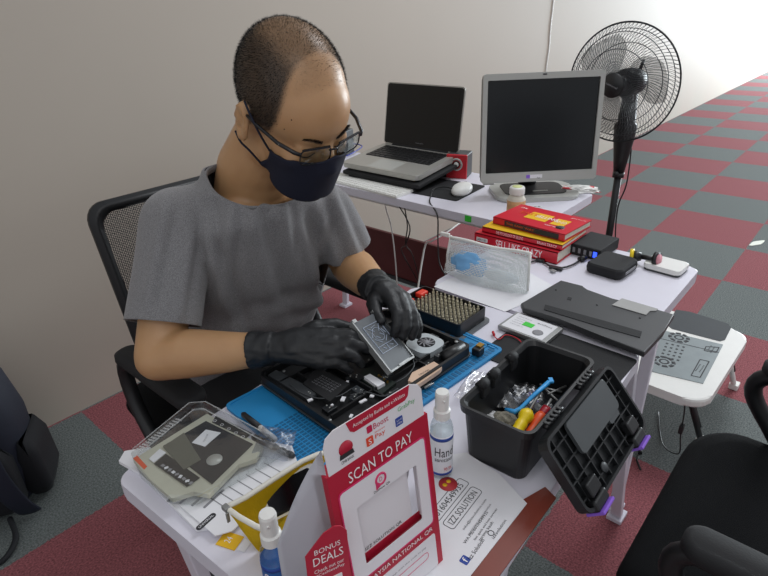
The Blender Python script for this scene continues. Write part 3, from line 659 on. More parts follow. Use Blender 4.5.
for s_ in (-1, 1):
    a = MB()
    for i in range(5): a.box((s_*.05+(i-2)*.009, -.056, H_-.004), (.005, .008, .010), bev=.001)
    a.cyl((s_*.05-.024, -.058, H_-.003), (s_*.05+.024, -.058, H_-.003), .0025, n=8); a.build('hinge', K, t)
lid = V((0, -.062, H_-.006)); lm = TR(*lid) @ Matrix.Rotation(Rd(49), 4, 'X') @ TR(0, 0, 0)   # local -y runs down the open lid
a = MB(); a.prism(rr(.208, .101, .014, cy=-.0505), -.004, 0, M=lm); a.ring(rr(.208, .101, .014, cy=-.0505), rr(.200, .093, .012, cy=-.0505), 0, .010, M=lm)
for i in range(9): a.box((-.085+.0213*i, -.053, .003), (.0018, .098, .006), M=lm)
for j in range(4): a.box((0, -.018-.0225*j, .003), (.204, .0018, .006), M=lm)
a.build('lid', mat('lid_black', '1e2022', .4), t)
a = MB(); a.prism(rr(.122, .044, .006, cx=.008, cy=-.028), .006, .011, M=lm, bev=.001); a.prism(rr(.030, .010, .004, cx=.045, cy=-.052), .006, .010, M=lm)
a.build('inner_plate', mat('plate_grey', '45494b', .5), t, label='smooth grey inner plate')
for s_, x_ in ((1, .066), (-1, -.072)):
    a = MB(); a.box((x_, -.099, .004), (.034, .014, .018), M=lm, bev=.003); a.box((x_, -.080, .008), (.026, .018, .012), M=lm, bev=.002); a.build('latch_mount', K, t)
    a = MB(); a.box((x_, -.108, .004), (.032, .004, .026), M=lm, bev=.001); a.build('latch', PUR, t, label='purple latch')
a = MB(); a.lathe([(0, .006), (.007, .006), (.006, .008), (0, .008)], lm @ TR(-.028, -.083, 0)); a.build('recycling_mark', DG, t)
# contents
def tz(px, py, z): return at(px, py, T+z)
def tool(name, label, cat, p0, p1, rad, m_, shaft=None, n=10):
    o = V(p0); t = thing(name, label, cat, o)
    L_ = V(p1)-o; k = len(rad); a = MB(); a.tube([L_*(i/(k-1)) for i in range(k)], rad, n=n); a.build('handle', m_, t)
    if shaft:
        e = L_.normalized(); a = MB(); a.cyl(L_, L_+e*shaft[0], shaft[1], n=8); a.build('shaft', STL, t)
    return t
z_ = .030
tool('screwdriver', 'screwdriver with a bright yellow handle in the toolbox', 'screwdriver', tz(513, 438, .040), tz(529, 411, .050), [.006, .0082, .0085, .008, .0085, .0075, .0105, .0105, .006], YPL, (.05, .002))
tool('screwdriver', 'screwdriver with an orange handle and red end in the toolbox', 'screwdriver', tz(527, 438, .034), tz(542, 414, .044), [.005, .0065, .007, .0065, .007, .0075, .008, .008, .006], ORG, (.03, .002))
tool('precision_screwdriver', 'small dark red capped screwdriver beside the orange one in the toolbox', 'screwdriver', tz(539, 419, .04), tz(547, 409, .044), [.006, .007, .007, .0075, .0075], mat('dark_red', 'a01828', .35), None)
t = thing('pry_tool', 'long light blue plastic pry tool in the toolbox', 'pry tool', tz(510, 411, .046))
o_ = V(t.location); a = MB(); pts = [tz(505, 409, .045)-o_, tz(515, 412, .046)-o_, tz(521, 408, .049)-o_, tz(533, 396, .058)-o_, tz(549, 382, .068)-o_]
a.tube(pts, [.002, .004, .003, .003, .0035], n=6); e_ = (pts[-1]-pts[-2]).normalized(); a.box(pts[-1]+e_*.004, (.010, .006, .003), rot=(0, 0, .7)); a.build('body', SKYP, t)
def sachet(cx_, cy_, z, w_, d_, rz, seed, m_, label, fill=None, nm='plastic_bag'):
    def f(u, v):
        x, y = (u-.5)*w_, (v-.5)*d_; e = min(u, 1-u, v, 1-v)*4
        return (x, y, .006*min(1, e)+.007*noise.noise(V((u*4+seed, v*4, 0)))+.003*noise.noise(V((u*11, v*11, seed))))
    a = MB(); a.surf(f, 18, 14)
    if fill:
        random.seed(seed)
        for i in range(7): a.box((random.uniform(-w_, w_)*.25, random.uniform(-d_, d_)*.25, .003), (.006, .004, .003), rot=(0, 0, i), mi=1)
    return put(a, nm, [m_]+([fill] if fill else []), label, 'bag', (cx_, cy_, z), rot=(.12, -.1, rz))
BAG = clearmat('crinkled_bag', 'd4d8e0', .22, .35)
q = tz(512, 395, .03); sachet(q.x, q.y, T+.030, .065, .05, .4, 3, BAG, 'clear crinkled parts bag in the middle of the toolbox', K)
q = tz(530, 400, .03); sachet(q.x, q.y, T+.033, .05, .05, 1.0, 9, BAG, 'clear parts bag with a violet tint by the pry tool in the toolbox', mat('violet_bits', '584a86', .5))
q = tz(492, 417, .03); sachet(q.x, q.y, T+.026, .030, .034, .9, 5, mat('foil_white', 'c9c9c9', .45), 'white folded sachet at the near end of the toolbox')
q = tz(505, 420, .03); o = crumple(.016, .016, .010, 8); put(o, 'steel_wool', mat('wool_grey', '8f8a7c', .9, var=.3, vs=300, bump=.8), 'grey tuft of steel wool in the toolbox corner', 'steel wool', (q.x, q.y, T+.030))
a = MB(); a.prism(rr(.17, .072, .01), 0, .010); put(a, 'tool_tray_liner', KM, 'black liner at the bottom of the toolbox', 'liner', (bx, by, T+.007), Rd(1.5))
for k, (x0, y0, x1, y1) in enumerate(((545, 388, 562, 392), (540, 384, 559, 402), (548, 394, 566, 386))):
    a = MB(); a.cyl(tz(x0, y0, .04), tz(x1, y1, .036), .0016, n=6); tag(a.build('needle_rod', STL), 'thin steel rod at the far end of the toolbox', 'rod', 'steel rods in the toolbox')
# crumpled clear bag between mat and toolbox
q = at(472, 386, T+.012); sachet(q.x, q.y, T+.012, .075, .03, .15, 12, clearmat('bag_milky', 'e8e8ea', .45, .3), 'crumpled clear bag squeezed between the blue mat and the toolbox', PAP)

# maroon folder and flyer
a = MB(); a.prism([(at(x, y, T).x, at(x, y, T).y) for x, y in ((545, 488), (556, 499), (500, 576), (487, 596), (420, 590), (455, 540))], .0004, .0022)
o = put(a, 'maroon_folder', mat('folder_maroon', '7c3526', .45), 'maroon folder under the printed flyer at the near edge of the front desk', 'folder', (0, 0, T))
fp = [at(x, y, T+.004) for x, y in ((447, 455), (466, 452), (500, 474), (527, 503), (470, 576), (452, 606), (395, 590), (420, 500))]
a = MB(); a.prism([(v.x, v.y) for v in fp], .0026, .0034)
FMX = frame((0, 0, T+.0036), (1, .0, 0), (0, 1, 0))
def fl_text(s, px, py, w, h, mi=1, dx=None):
    c_ = at(px, py, T+.0036); a.text(s, w, h, TR(c_.x, c_.y, .0035, 0, 0, Rd(4)), mi)
fl_text('01604549935', 449, 499, .060, .0085); fl_text('IZZ SOLUTION', 463, 507, .060, .0085)
for pxc, pyc, w_, h_ in ((463, 507, .072, .016), (449, 499, .076, .016)):
    c_ = at(pxc, pyc, T+.0036); a.ring(rr(w_, h_, .004), rr(w_-.0014, h_-.0014, .0035), .0034, .0037, M=TR(c_.x, c_.y, 0, 0, 0, Rd(4)), mi=1)
for k, (px, py, s) in enumerate(((475, 514, 'info@izzsolution.com'), (480, 519, 'we repair laptop computer and notebook'), (486, 524, 'fast quick and best services'), (476, 527, 'WA.ME/60104549935'), (486, 531, 'terima kasih'), (499, 529, 'izzsolution'), (476, 549, 'Izz Solution'))):
    fl_text(s, px, py, .055 if k < 4 else .032, .0036 if k != 6 else .005, 1 if k != 1 else 4)
c_ = at(465, 560, T+.0036); a.prism(rr(.010, .010, .0015), .0034, .0037, M=TR(c_.x, c_.y, 0, 0, 0, Rd(4)), mi=2); a.text('f', .004, .007, TR(c_.x, c_.y, .0037, 0, 0, Rd(4)), 5)
c_ = at(491, 533, T+.0036); a.torus(.0035, .0005, TR(c_.x, c_.y, .0036), n=20, k=4, mi=1)
c_ = at(448, 484, T+.0036); a.lathe([(0, .0034), (.012, .0034), (.012, .0038), (0, .0038)], TR(c_.x, c_.y, 0), mi=3)
for s_ in (-.004, .004): a.lathe([(0, .0038), (.003, .0038), (.003, .0041), (0, .0041)], TR(c_.x+s_, c_.y+.002, 0), mi=6)
put(a, 'flyer', [PAP, INK, INKB, mat('mascot_red', 'b8343a', .6), GRYI, INKW, YEL], 'white printed repair shop flyer lying on the maroon folder', 'flyer', (0, 0, T))

# payment stand
R0 = V((-3.142, -.692, T+.001)); qw, qh = .122, .197
QM = frame(R0, (.992, -.122, .017), (-.003, .110, .994))
t = thing('payment_stand', 'red and white cardboard scan to pay stand at the near edge of the front desk', 'payment sign', R0)
QL = Matrix.Translation(-R0) @ QM
CRM = mat('crimson_card', 'b81c38', .45, var=.02); PNK = mat('pink_line', 'd8326a', .5); CARD = mat('white_card', 'e9e6ea', .5, var=.01)
def q2(px, py): return onp(QM, px, py)
a = MB(); ic = qh-.027
a.ring(rr(qw, qh, .001, 2, -qw/2, qh/2), rr(qw-.018, .108, .004, 2, -qw/2, .119), -.016, 0, M=QL, mi=0)
a.prism(rr(qw-.002, .06, .001, cx=-qw/2, cy=.030), -.0155, -.001, M=QL, mi=0)
a.build('box_frame', [CRM], t)
# white inner mount with window
wx0, wx1, wy0, wy1 = -.098, -.022, .078, .148
a = MB(); a.ring(rr(qw-.016, .110, .004, 2, -qw/2, .119), rr(wx1-wx0, wy1-wy0, .0015, 2, (wx0+wx1)/2, (wy0+wy1)/2), -.0008, .0006, M=QL, mi=0)
a.ring(rr(qw-.014, .112, .005, 2, -qw/2, .119), rr(qw-.017, .109, .004, 2, -qw/2, .119), .0002, .0009, M=QL, mi=1)
X = QL @ TR(-qw/2-.006, .161, .0007); a.torus(.0058, .0012, X, n=28, k=5, mi=1); a.prism([(-.0066, .001), (-.0066, -.009), (.0, -.0058)], 0, .0006, M=X, mi=1); a.text('D', .0035, .005, X, 1)
a.text('DuitNow QR', .020, .0032, QL @ TR(-qw/2-.006, .1508, .0007), 2)
a.build('mount', [CARD, PNK, INK], t)
a = MB(); a.box(((wx0+wx1)/2-.006, .113, -.0105), (.078, .086, .001), M=QL); a.text('IZZ SOLUTION QR', .048, .0042, QL @ TR(-.066, .0835, -.0097), 1); a.box((-.060, .0745, -.0096), (.09, .010, .0008), M=QL, mi=2)
a.box((wx1+.005, .113, -.006), (.0006, .075, .010), M=QL)
a.build('insert_card', [CARD, INK, CRM], t, label='blank white insert card')
a = MB(); a.prism(rr(qw-.016, .046, .003, cx=-qw/2, cy=.026), .0, .0006, M=QL, mi=0)
a.text('For any bank app, scan this code to pay', .075, .003, QL @ TR(-.060, .040, .0007), 1); a.ring(rr(.08, .010, .0045, 2, -.06, .028), rr(.079, .009, .004, 2, -.06, .028), .0006, .0009, M=QL, mi=2)
a.build('lower_panel', [CARD, GRYI, PNK], t)
a = MB()
a.text('SCAN TO PAY', .078, .0115, QL @ TR(-.062, .1835, .0006), 0); a.build('lettering', INKW, t, label='white words scan to pay'); a = MB(); a.text('MALAYSIA NATIONAL QR', .098, .0062, QL @ TR(-.060, .0575, .0008), 0); a.build('lettering', INKW, t, label='white words on the lower band')
# header card
hp = [(-.119, .195), (-.004, .195), (-.004, .226), (-.008, .233), (-.018, .238), (-.107, .238), (-.116, .234), (-.1195, .226)]
a = MB(); a.prism(hp, -.0012, -.0002, M=QL, mi=0)
bn = [(-.094, .238), (-.091, .228), (-.087, .225), (-.026, .225), (-.022, .228), (-.019, .238)]
a.prism(bn, -.0002, .0003, M=QL, mi=1); a.text('Accepted by Banks and e-Wallets', .062, .0048, QL @ TR(-.0565, .2312, .0003), 2)
a.text('Boost', .018, .006, QL @ TR(-.057, .2185, 0), 3); a.prism(rr(.006, .007, .001), 0, .0003, M=QL @ TR(-.0705, .2185, 0), mi=3); a.text('GrabPay', .022, .0062, QL @ TR(-.025, .2190, 0), 4)
a.prism(rr(.008, .009, .001), 0, .0003, M=QL @ TR(-.072, .2065, 0), mi=6); a.text('S', .0035, .0055, QL @ TR(-.072, .2062, .0003), 2); a.text('Pay', .012, .006, QL @ TR(-.0595, .2065, 0), 6); a.text('Shopee', .012, .0022, QL @ TR(-.0595, .2115, 0), 6)
a.prism(rr(.009, .009, .001), 0, .0003, M=QL @ TR(-.036, .2075, 0), mi=5); a.text("Touch n GO", .007, .002, QL @ TR(-.036, .209, .0003), 2); a.text("eWallet", .007, .002, QL @ TR(-.036, .2058, .0003), 2)
a.lathe([(0, 0), (.0075, 0), (.0075, .0003), (0, .0003)], QL @ TR(-.098, .2145, 0), mi=1); a.prism([(-.106, .206), (-.090, .206), (-.091, .2105), (-.105, .2105)], 0, .0005, M=QL, mi=7); a.text('CIMB BANK', .014, .003, QL @ TR(-.098, .2025, 0), 7)
a.build('header_card', [CARD, CRM, INKW, INKR, INKG, INKB, mat('ink_orange', 'e2492c', .6, var=0), INK], t)
# side wing and back easel, white card with its shade painted in as grey
a = MB(); zL = lambda v: QL @ V(v)
e1 = zL((-.119, .235, -.001)); 
wb = V((-.030, .070, 0))
w3 = [(zL((-.119, .236, -.002)), 0), (zL((-.1195, .20, -.002)), 0)]
base = zL((-.122, .0, -.012))
def wing(u, v):
    top = .224-.10*u-.03*u*u; y = .002+(top-.002)*v; p_ = zL((-.1195, y, -.004)); return p_+wb*u*(1-.1*v)+V((0, 0, 0))
a.surf(wing, 10, 10, thick=.001); a.build('side_wing', mat('shaded_white_card', 'c3c2c8', .6, var=.01), t, label='plain pale card wing')
a = MB(); a.surf(lambda u, v: zL((-.006-.1*u, .002+.16*v, -.016-.05*(1-v))), 4, 6, thick=.001); a.build('back_easel', MATS['shaded_white_card'], t)
# red side flap with lettering
fx0 = zL((-.122, .0, .0)); fdir = V((-.046, .018, 0)).normalized()
FX_ = frame(zL((-.122, .0, -.002)), -fdir, (0, 0, 1))
a = MB(); fw = .040
a.prism([(-.001, .0), (-.001, .150), (-.006, .158), (-.012, .161), (-.022, .158), (-fw, .140), (-fw-.002, .0)], 0, .001, M=FX_, mi=0)
a.text('BONUS', .024, .006, FX_ @ TR(-.020, .140, .0011), 1); a.text('DEALS', .028, .010, FX_ @ TR(-.020, .129, .0011), 1)
a.text('Check out our', .028, .0045, FX_ @ TR(-.020, .117, .0011), 1); a.text('#CashlessPay', .028, .0045, FX_ @ TR(-.020, .111, .0011), 1)
a.prism(rr(.022, .024, .001, 2, -.020, .090), .001, .0014, M=FX_, mi=1); a.text('Terms apply', .026, .003, FX_ @ TR(-.020, .070, .0011), 1)
a.build('side_flap', [CRM, INKW], t, label='red flap with white deal lettering')

# spray bottles
def spray(name, label, P_, rz, txt1, txt2, h=.085):
    t = thing('spray_bottle', label, 'spray bottle', P_, rz)
    a = MB(); a.lathe([(0, 0), (.0125, 0), (.0145, .003), (.0145, h-.022), (.012, h-.014), (.0085, h-.010), (.0085, h-.006), (0, h-.006)], n=28); a.build('bottle', CLR2, t)
    a = MB(); a.lathe([(.0147, .008), (.0149, .009), (.0149, h-.030), (.0147, h-.029)], n=36)
    def lb(s, w, hh, z, mi, dth=0):
        # lettering bent around the bottle
        tb = MB(); tb.text(s, w, hh, TR(0, z, 0), mi)
        for v in tb.bm.verts:
            th = v.co.x/.0152+dth; y_ = v.co.y; v.co = V((.0152*sin(th), -.0152*cos(th), y_))
        me = bpy.data.meshes.new('t'); tb.bm.to_mesh(me); tb.bm.free(); a.bm.from_mesh(me); bpy.data.meshes.remove(me)
    lb(txt1, .026, .014, h*.47, 1); lb(txt2, .026, .006, h*.47-.012, 1)
    a.lathe([(.01492, .009), (.0150, .009), (.0150, .013), (.01492, .013)], n=36, mi=2); a.lathe([(.01492, h-.036), (.0150, h-.036), (.0150, h-.031), (.01492, h-.031)], n=36, mi=2)
    lb('99.9%', .012, .006, .0195, 3, .35)
    a.build('label', [mat('label_blue' if txt1 == 'Sure' else 'label_white', '2c63a8' if txt1 == 'Sure' else 'e6e8ee', .4), INKW if txt1 == 'Sure' else INK, INKB, RED], t)
    a = MB(); a.lathe([(0, h-.007), (.0105, h-.007), (.0105, h+.004), (.0085, h+.006), (.0085, h+.010), (0, h+.010)], n=28, sm=False); a.build('collar', WP, t)
    a = MB(); a.lathe([(0, h+.008), (.0085, h+.008), (.0088, h+.028), (.0078, h+.031), (0, h+.0315)], n=28, sm=False); a.cyl((0, -.007, h+.022), (0, -.0100, h+.022), .0016, n=8); a.build('cap', WP, t)
b1 = at(441, 473, T); spray('spray_bottle', 'clear sanitiser spray bottle with a white cap standing beside the toolbox', (b1.x, b1.y, T+.0008), Rd(-38), 'Hand', 'sanitizer', .100)
b2 = at(281, 593, T); spray('spray_bottle', 'clear spray bottle with a blue label standing in front of the yellow pouch', (b2.x, b2.y, T+.0006), Rd(-38), 'Sure', 'CLEAN', .086)

# yellow zip pouch with phone
t = thing('zip_pouch', 'yellow zip pouch with a white zip lying open beside the payment stand', 'pouch', (-3.215, -.512, T))
YF = mat('yellow_fabric', 'd9bd1c', .75, var=.08, vs=60, bump=.4, bs=700); ZW = mat('zip_white', 'e2dfd4', .6)
o_ = V((-3.215, -.512, T))
def pp(px, py, z): return at(px, py, T+z)-o_
front = [(226, 508, .050), (240, 518, .050), (256, 527, .050), (272, 533, .050), (290, 535, .050), (310, 530, .048), (330, 520, .045)]
back_ = [(226, 508, .050), (246, 498, .056), (266, 485, .060), (286, 472, .064), (302, 462, .066), (318, 455, .066), (332, 452, .064)]
def lerp_path(P, u):
    x = u*(len(P)-1); i = min(int(x), len(P)-2); f_ = x-i; A_, B_ = pp(*P[i]), pp(*P[i+1]); return A_*(1-f_)+B_*f_
def side(P, bot, bulge):
    def f(u, v):
        top = lerp_path(P, u); b_ = V((bot[0]+(bot[2]-bot[0])*u, bot[1]+(bot[3]-bot[1])*u, .002))
        q = top*(1-v)+b_*v; q += V(bulge)*sin(pi*v); q.z += .003*noise.noise(V((u*5, v*4, bulge[0]*99))); return q
    return f
a = MB(); a.surf(side(front, (-.050, -.010, .060, -.045), (-.002, -.012, 0)), 24, 10, thick=.0012)
a.surf(side(back_, (-.050, -.008, .065, .015), (0, .004, 0)), 24, 10, thick=.0012)
a.prism([(-.050, -.012), (.060, -.047), (.065, .015), (-.048, -.004)], .0006, .002); a.build('fabric', YF, t)
for nm, P in (('zip_tape', front), ('zip_tape', back_)):
    a = MB(); a.tube([lerp_path(P, u/24)+V((0, 0, .001)) for u in range(25)], .0032, n=6); a.build(nm, ZW, t)
a = MB(); p_ = pp(226, 508, .052); a.box(p_, (.007, .009, .006), bev=.001); a.box(p_+V((-.003, -.006, -.008)), (.004, .002, .014), bev=.0005); a.build('zip_slider', STL, t)
ph0 = pp(268, 506, .047)
ua = (pp(303, 470, .055)-pp(250, 496, .047)); 
t2 = thing('phone', 'smartphone with a white rim and black face inside the yellow pouch', 'phone', pp(291, 492, .034)+o_, rot=frame((0, 0, 0), ua, (-.3, .5, .42)).to_euler())
a = MB(); a.prism(rr(.078, .042, .008), -.004, .004, bev=.001); a.build('body', WP, t2)
a = MB(); a.prism(rr(.060, .036, .004), .004, .0045); a.build('screen', KG, t2)
# yellow sticker
c_ = at(230, 541, T); a = MB(); a.box((0, 0, .0007), (.020, .026, .0006)); a.box((.0, -.020, .0006), (.016, .010, .0004), mi=1); a.text('24', .008, .008, TR(0, .002, .0011), 1)
put(a, 'sticker', [YEL, PAP], 'small yellow sticker on the desk beside the yellow pouch', 'sticker', (c_.x, c_.y, T), Rd(20))

# papers and plastic-packed drive bay at the far left corner
def poly_at(pts, z, org): return [(at(x, y, T+z).x-org[0], at(x, y, T+z).y-org[1]) for x, y in pts]
o2 = (-3.22, -.38)
a = MB(); a.prism(poly_at([(119, 462), (140, 474), (196, 530), (240, 524), (232, 500), (150, 448), (125, 452)], .004, o2), .0005, .006)
put(a, 'paper_stack', PAP, 'stack of plain white papers under the packaged drive bay at the left desk corner', 'papers', (*o2, T))
a = MB(); a.prism(poly_at([(150, 480), (215, 535), (232, 530), (300, 470), (292, 445), (262, 440), (175, 465)], .009, o2), .0065, .008)
Z = TR(0, 0, .0082)
for i in range(4):
    c_ = at(178+12*i, 492+2*i, T+.009); a.box((c_.x-o2[0], c_.y-o2[1], .0082), (.034, .0035, .0003), rot=(0, 0, Rd(10)), mi=1)
for i in range(7):
    c_ = at(222+9*i, 505-6*i, T+.009); a.box((c_.x-o2[0], c_.y-o2[1], .0082), (.0012, .045, .0003), rot=(0, 0, Rd(6)), mi=1)
c_ = at(206, 521, T+.009); a.prism(rr(.028, .0075, .0035), .008, .0084, M=TR(c_.x-o2[0], c_.y-o2[1], 0, 0, 0, Rd(8)), mi=2); a.text('UNIVERSAL', .022, .0035, TR(c_.x-o2[0], c_.y-o2[1], .0085, 0, 0, Rd(8)), 0)
put(a, 'instruction_sheet', [PAP, GRYI, INK], 'white instruction sheet with grey diagonal stripes under the packaged drive bay', 'paper', (*o2, T))
pk = frame(at(206, 450, T+.019), at(190, 405, T+.020)-at(128, 447, T+.020), (0, 0, 1))
c_ = at(207, 447, T+.022)
PKZ = Rd(9)
t = thing('packaged_drive_bay', 'silver optical bay drive caddy inside a clear plastic pack on the white papers', 'packaged caddy', (c_.x, c_.y, T+.0095), PKZ)
PM = TR(c_.x, c_.y, T+.0215, 0, 0, PKZ)
def pk_(px, py): return onp(PM, px, py)
a = MB(); a.prism([pk_(*q) for q in ((133, 459), (207, 413), (263, 446), (256, 458), (238, 464), (209, 494), (193, 491), (172, 498), (150, 479))], .004, .011); a.build('caddy_body', mat('caddy_beige', 'c4c3b2', .4, .1), t)
a = MB(); a.prism([pk_(*q) for q in ((163, 446), (206, 421), (253, 444), (212, 484))], .0111, .0122, mi=0); a.prism([pk_(*q) for q in ((163, 447), (184, 433), (201, 460), (184, 470))], .0121, .0128, mi=1)
cc_ = pk_(214.5, 460); a.lathe([(0, .0123), (.0105, .0123), (.0105, .0130), (0, .0130)], TR(*cc_, 0), mi=3)
a.prism([pk_(*q) for q in ((192, 443), (206, 430), (221, 433), (205, 447))], .0123, .0129, mi=2); cx_ = pk_(206, 438.5); a.text('Warranty void', .016, .004, TR(*cx_, .013, 0, 0, Rd(28)), 4)
a.build('bay_plate', [mat('bay_dark', '1d1f25', .25), mat('bay_olive', '5c5d52', .4), PAP, SIL, GRYI], t)
a = MB(); a.prism([pk_(*q) for q in ((149, 459), (160, 449), (166, 453), (154, 463))], .0121, .0127, mi=0); a.prism([pk_(*q) for q in ((154, 464), (166, 454), (200, 478), (187, 487))], .0121, .0126, mi=1)
for i in range(5): x_, y_ = pk_(215+7*i, 421+4*i); a.torus(.0022, .0004, TR(x_, y_, .0125), n=12, k=4, mi=0)
for i in range(9): x_, y_ = pk_(163+3.5*i, 466+2.2*i); a.box((x_, y_, .0128), (.004, .005, .0006), rot=(0, 0, i), mi=0 if i % 2 else 2)
a.prism([pk_(*q) for q in ((212, 422), (216, 415), (252, 433), (246, 438))], .011, .0118, mi=1)
a.build('markings', [PAP, K, GRYI], t)
a = MB(); a.prism([pk_(*q) for q in ((133, 458), (137, 455), (147, 466), (144, 469))], .004, .0115); a.build('lever', ORG, t, label='orange lever')
shell = [pk_(*q) for q in ((131, 454), (190, 404), (204, 403), (240, 421), (272, 440), (283, 450), (262, 462), (195, 500), (168, 498), (140, 474))]
a = MB(); a.prism(shell, .001, .0155, bev=.003); a.build('clear_shell', CLR, t, label='clear plastic shell')
a = MB()
for i in range(14): x_, y_ = pk_(140+3*i, 452-2.3*i); a.box((x_, y_, .0165), (.0022, .010, .0015), rot=(0, 0, .2))
for k in range(2): a.tube([V((*pk_(133+6*k, 452+5*k), .0165)), V((*pk_(190+4*k, 405+7*k), .0165)), V((*pk_(206-2*k, 404+7*k), .0165)), V((*pk_(270-4*k, 438+7*k), .0165))], .0010, n=5)
a.build('shell_ridges', mat('clear_ridge', 'd0d2d2', .15, alpha=.35), t)
# bagged small parts right of the pack
q = at(275, 445, T+.016); sachet(q.x, q.y, T+.020, .055, .05, .6, 21, BAG, 'small clear bag of parts beside the packaged drive bay', None)
# two pens
for k, (x0, y0, x1, y1, label) in enumerate(((242, 413, 276, 440, 'black and white pen lying on the blue mat beside the packaged drive bay'), (252, 436, 294, 456, 'black marker lying at the left edge of the blue mat'))):
    p0, p1 = at(x0, y0, T+.012), at(x1, y1, T+.012); p0.z = p1.z = T+.0115; d_ = p1-p0
    t = thing('pen', label, 'pen', p0)
    a = MB(); a.tube([V(), d_*.05, d_*.55], [.002, .0045, .0048], n=10); a.build('barrel', K, t)
    a = MB(); a.tube([d_*.55, d_*.95, d_], [.0046, .0046, .003], n=10); a.build('cap', WP if k == 0 else DG, t)
# small screwdriver tip in front of the laptop
a = MB(); p0, p1 = at(424, 388, T+.010), at(434, 383, T+.010); a.tube([p0, (p0+p1)/2, p1], [.003, .003, .0012], n=8); tag(a.build('screw_bit_holder', STL), 'short steel screwdriver tip on the blue mat behind the payment stand', 'screwdriver tip')

# ------------------------------------------------------------------ low folding laptop table
SX0, SX1, SY0, SY1, SZ = -2.015, -1.530, -.768, -.20, .28
t = thing('folding_laptop_table', 'low white laptop table with grey panel and black pad standing on the carpet', 'laptop table', ((SX0+SX1)/2, (SY0+SY1)/2, 0), Rd(-1.5))
SMX = TR((SX0+SX1)/2, (SY0+SY1)/2, SZ, 0, 0, Rd(-1.5))
def s_(px, py): return onp(SMX, px, py)
a = MB(); a.prism(rr(SX1-SX0, SY1-SY0, .06, 8), SZ-.028, SZ, bev=.008); a.build('tabletop', WP, t)
a = MB(); a.prism([s_(*q) for q in ((676, 310), (690, 312), (728, 324), (731, 328), (725, 340), (720, 341.5), (672, 329), (667, 325))], SZ+.0002, SZ+.0014); a.build('mouse_pad', mat('pad_slate', '33373b', .7), t, label='dark inset pad')
a = MB(); a.prism([s_(*q) for q in ((660, 330), (723, 345), (703, 384), (640, 369))], SZ+.0002, SZ+.002); a.build('cooling_panel', mat('panel_steel', '8a9294', .35, .5), t, label='grey perforated cooling panel')
a = MB()
def grille(px, py, r):
    c = V((*s_(px, py), SZ+.0022))
    for k in range(8):
        a.torus(r*.75, r*.16, TR(*c) @ Matrix.Diagonal((1, 1, .03, 1)), n=4, k=6, a0=2*pi*k/8+.1, a1=2*pi*(k+.72)/8+.1)
    a.torus(r*.35, r*.08, TR(*c) @ Matrix.Diagonal((1, 1, .05, 1)), n=16, k=6)
grille(664, 362, .035); grille(679, 338, .035)
for i in range(4):
    for j in range(5): x_, y_ = s_(667+5.5*i-1.4*j, 344+1.2*i+3.3*j); a.box((x_, y_, SZ+.0022), (.007, .007, .0006))
for P in (((700, 360), (709, 362), (700, 378), (691, 376)), ((706, 347), (719, 348), (716, 353), (704, 351))):
    Q = [s_(*q) for q in P]; c_ = sum((V((*q, 0)) for q in Q), V())/4
    for i in range(4): a.box((V((*Q[i], 0))+V((*Q[(i+1) % 4], 0)))/2+V((0, 0, SZ+.0022)), ((V((*Q[i], 0))-V((*Q[(i+1) % 4], 0))).length, .003, .0006), rot=(0, 0, math.atan2(Q[(i+1) % 4][1]-Q[i][1], Q[(i+1) % 4][0]-Q[i][0])))
    for i in range(6):
        for j in range(2): a.box((c_.x+(-.02+.008*i)*1.0, c_.y-.004+.01*j, SZ+.0022), (.003, .003, .0006))
p0, p1 = s_(656, 338), s_(719, 353); a.box(((p0[0]+p1[0])/2, (p0[1]+p1[1])/2, SZ+.0022), (math.hypot(p1[0]-p0[0], p1[1]-p0[1]), .002, .0005), rot=(0, 0, math.atan2(p1[1]-p0[1], p1[0]-p0[0])))
a.build('vent_slots', INK, t)
for sx in (-1, 1):
    for sy in (-1, 1):
        a = MB(); x_, y_ = sx*.19, sy*.23
        a.tube([(x_, y_, SZ-.02), (x_+.145, y_+sy*.035, .02), (x_+.155, y_+sy*.037, .0)], .009, n=10, mi=0 if not (sx > 0 and sy < 0) else 1); a.cyl((x_+.02, y_, SZ-.03), (x_+.10, y_+sy*.03, .10), .006, mi=0)
        a.box((x_+.152, y_+sy*.037, .012), (.035, .03, .022), bev=.003, mi=1); a.build('leg', [K, WP], t)
a = MB(); a.tube(smooth_path([V((-1.98, -.70, .27)), V((-1.98, -.71, .2)), V((-1.985, -.715, .13)), V((-1.97, -.72, .05)), V((-1.9, -.66, .006)), V((-1.75, -.60, .006))]), .002, n=6); a.box((-1.983, -.713, .15), (.02, .012, .03), bev=.003)
tag(a.build('usb_lead', K), 'black lead with a small switch hanging from the low white laptop table', 'cable')
# slippery white scrap on the carpet
c_ = at(757, 243, .002); a = MB(); a.prism([(x, y*.55*(1-abs(x)/.075*.5)) for x, y in [(.07*cos(q*pi/10), .04*sin(q*pi/10)) for q in range(20)]], .0005, .003)
put(a, 'paper_scrap', mat('scrap', 'd4d6c8', .5), 'small pale leaf-shaped scrap on the carpet at the right', 'scrap', (c_.x, c_.y, 0), Rd(-20))
c_ = at(645, 452, .004); a = MB(); a.box((0, 0, .008), (.02, .012, .014), bev=.003); a.tube([(-.01, 0, .006), (-.04, .01, .004), (-.08, .0, .004)], .003, n=6)
put(a, 'plug', K, 'small black plug lying on the carpet below the toolbox lid', 'plug', (at(640, 452, .004).x, at(640, 452, .004).y, 0), Rd(20))
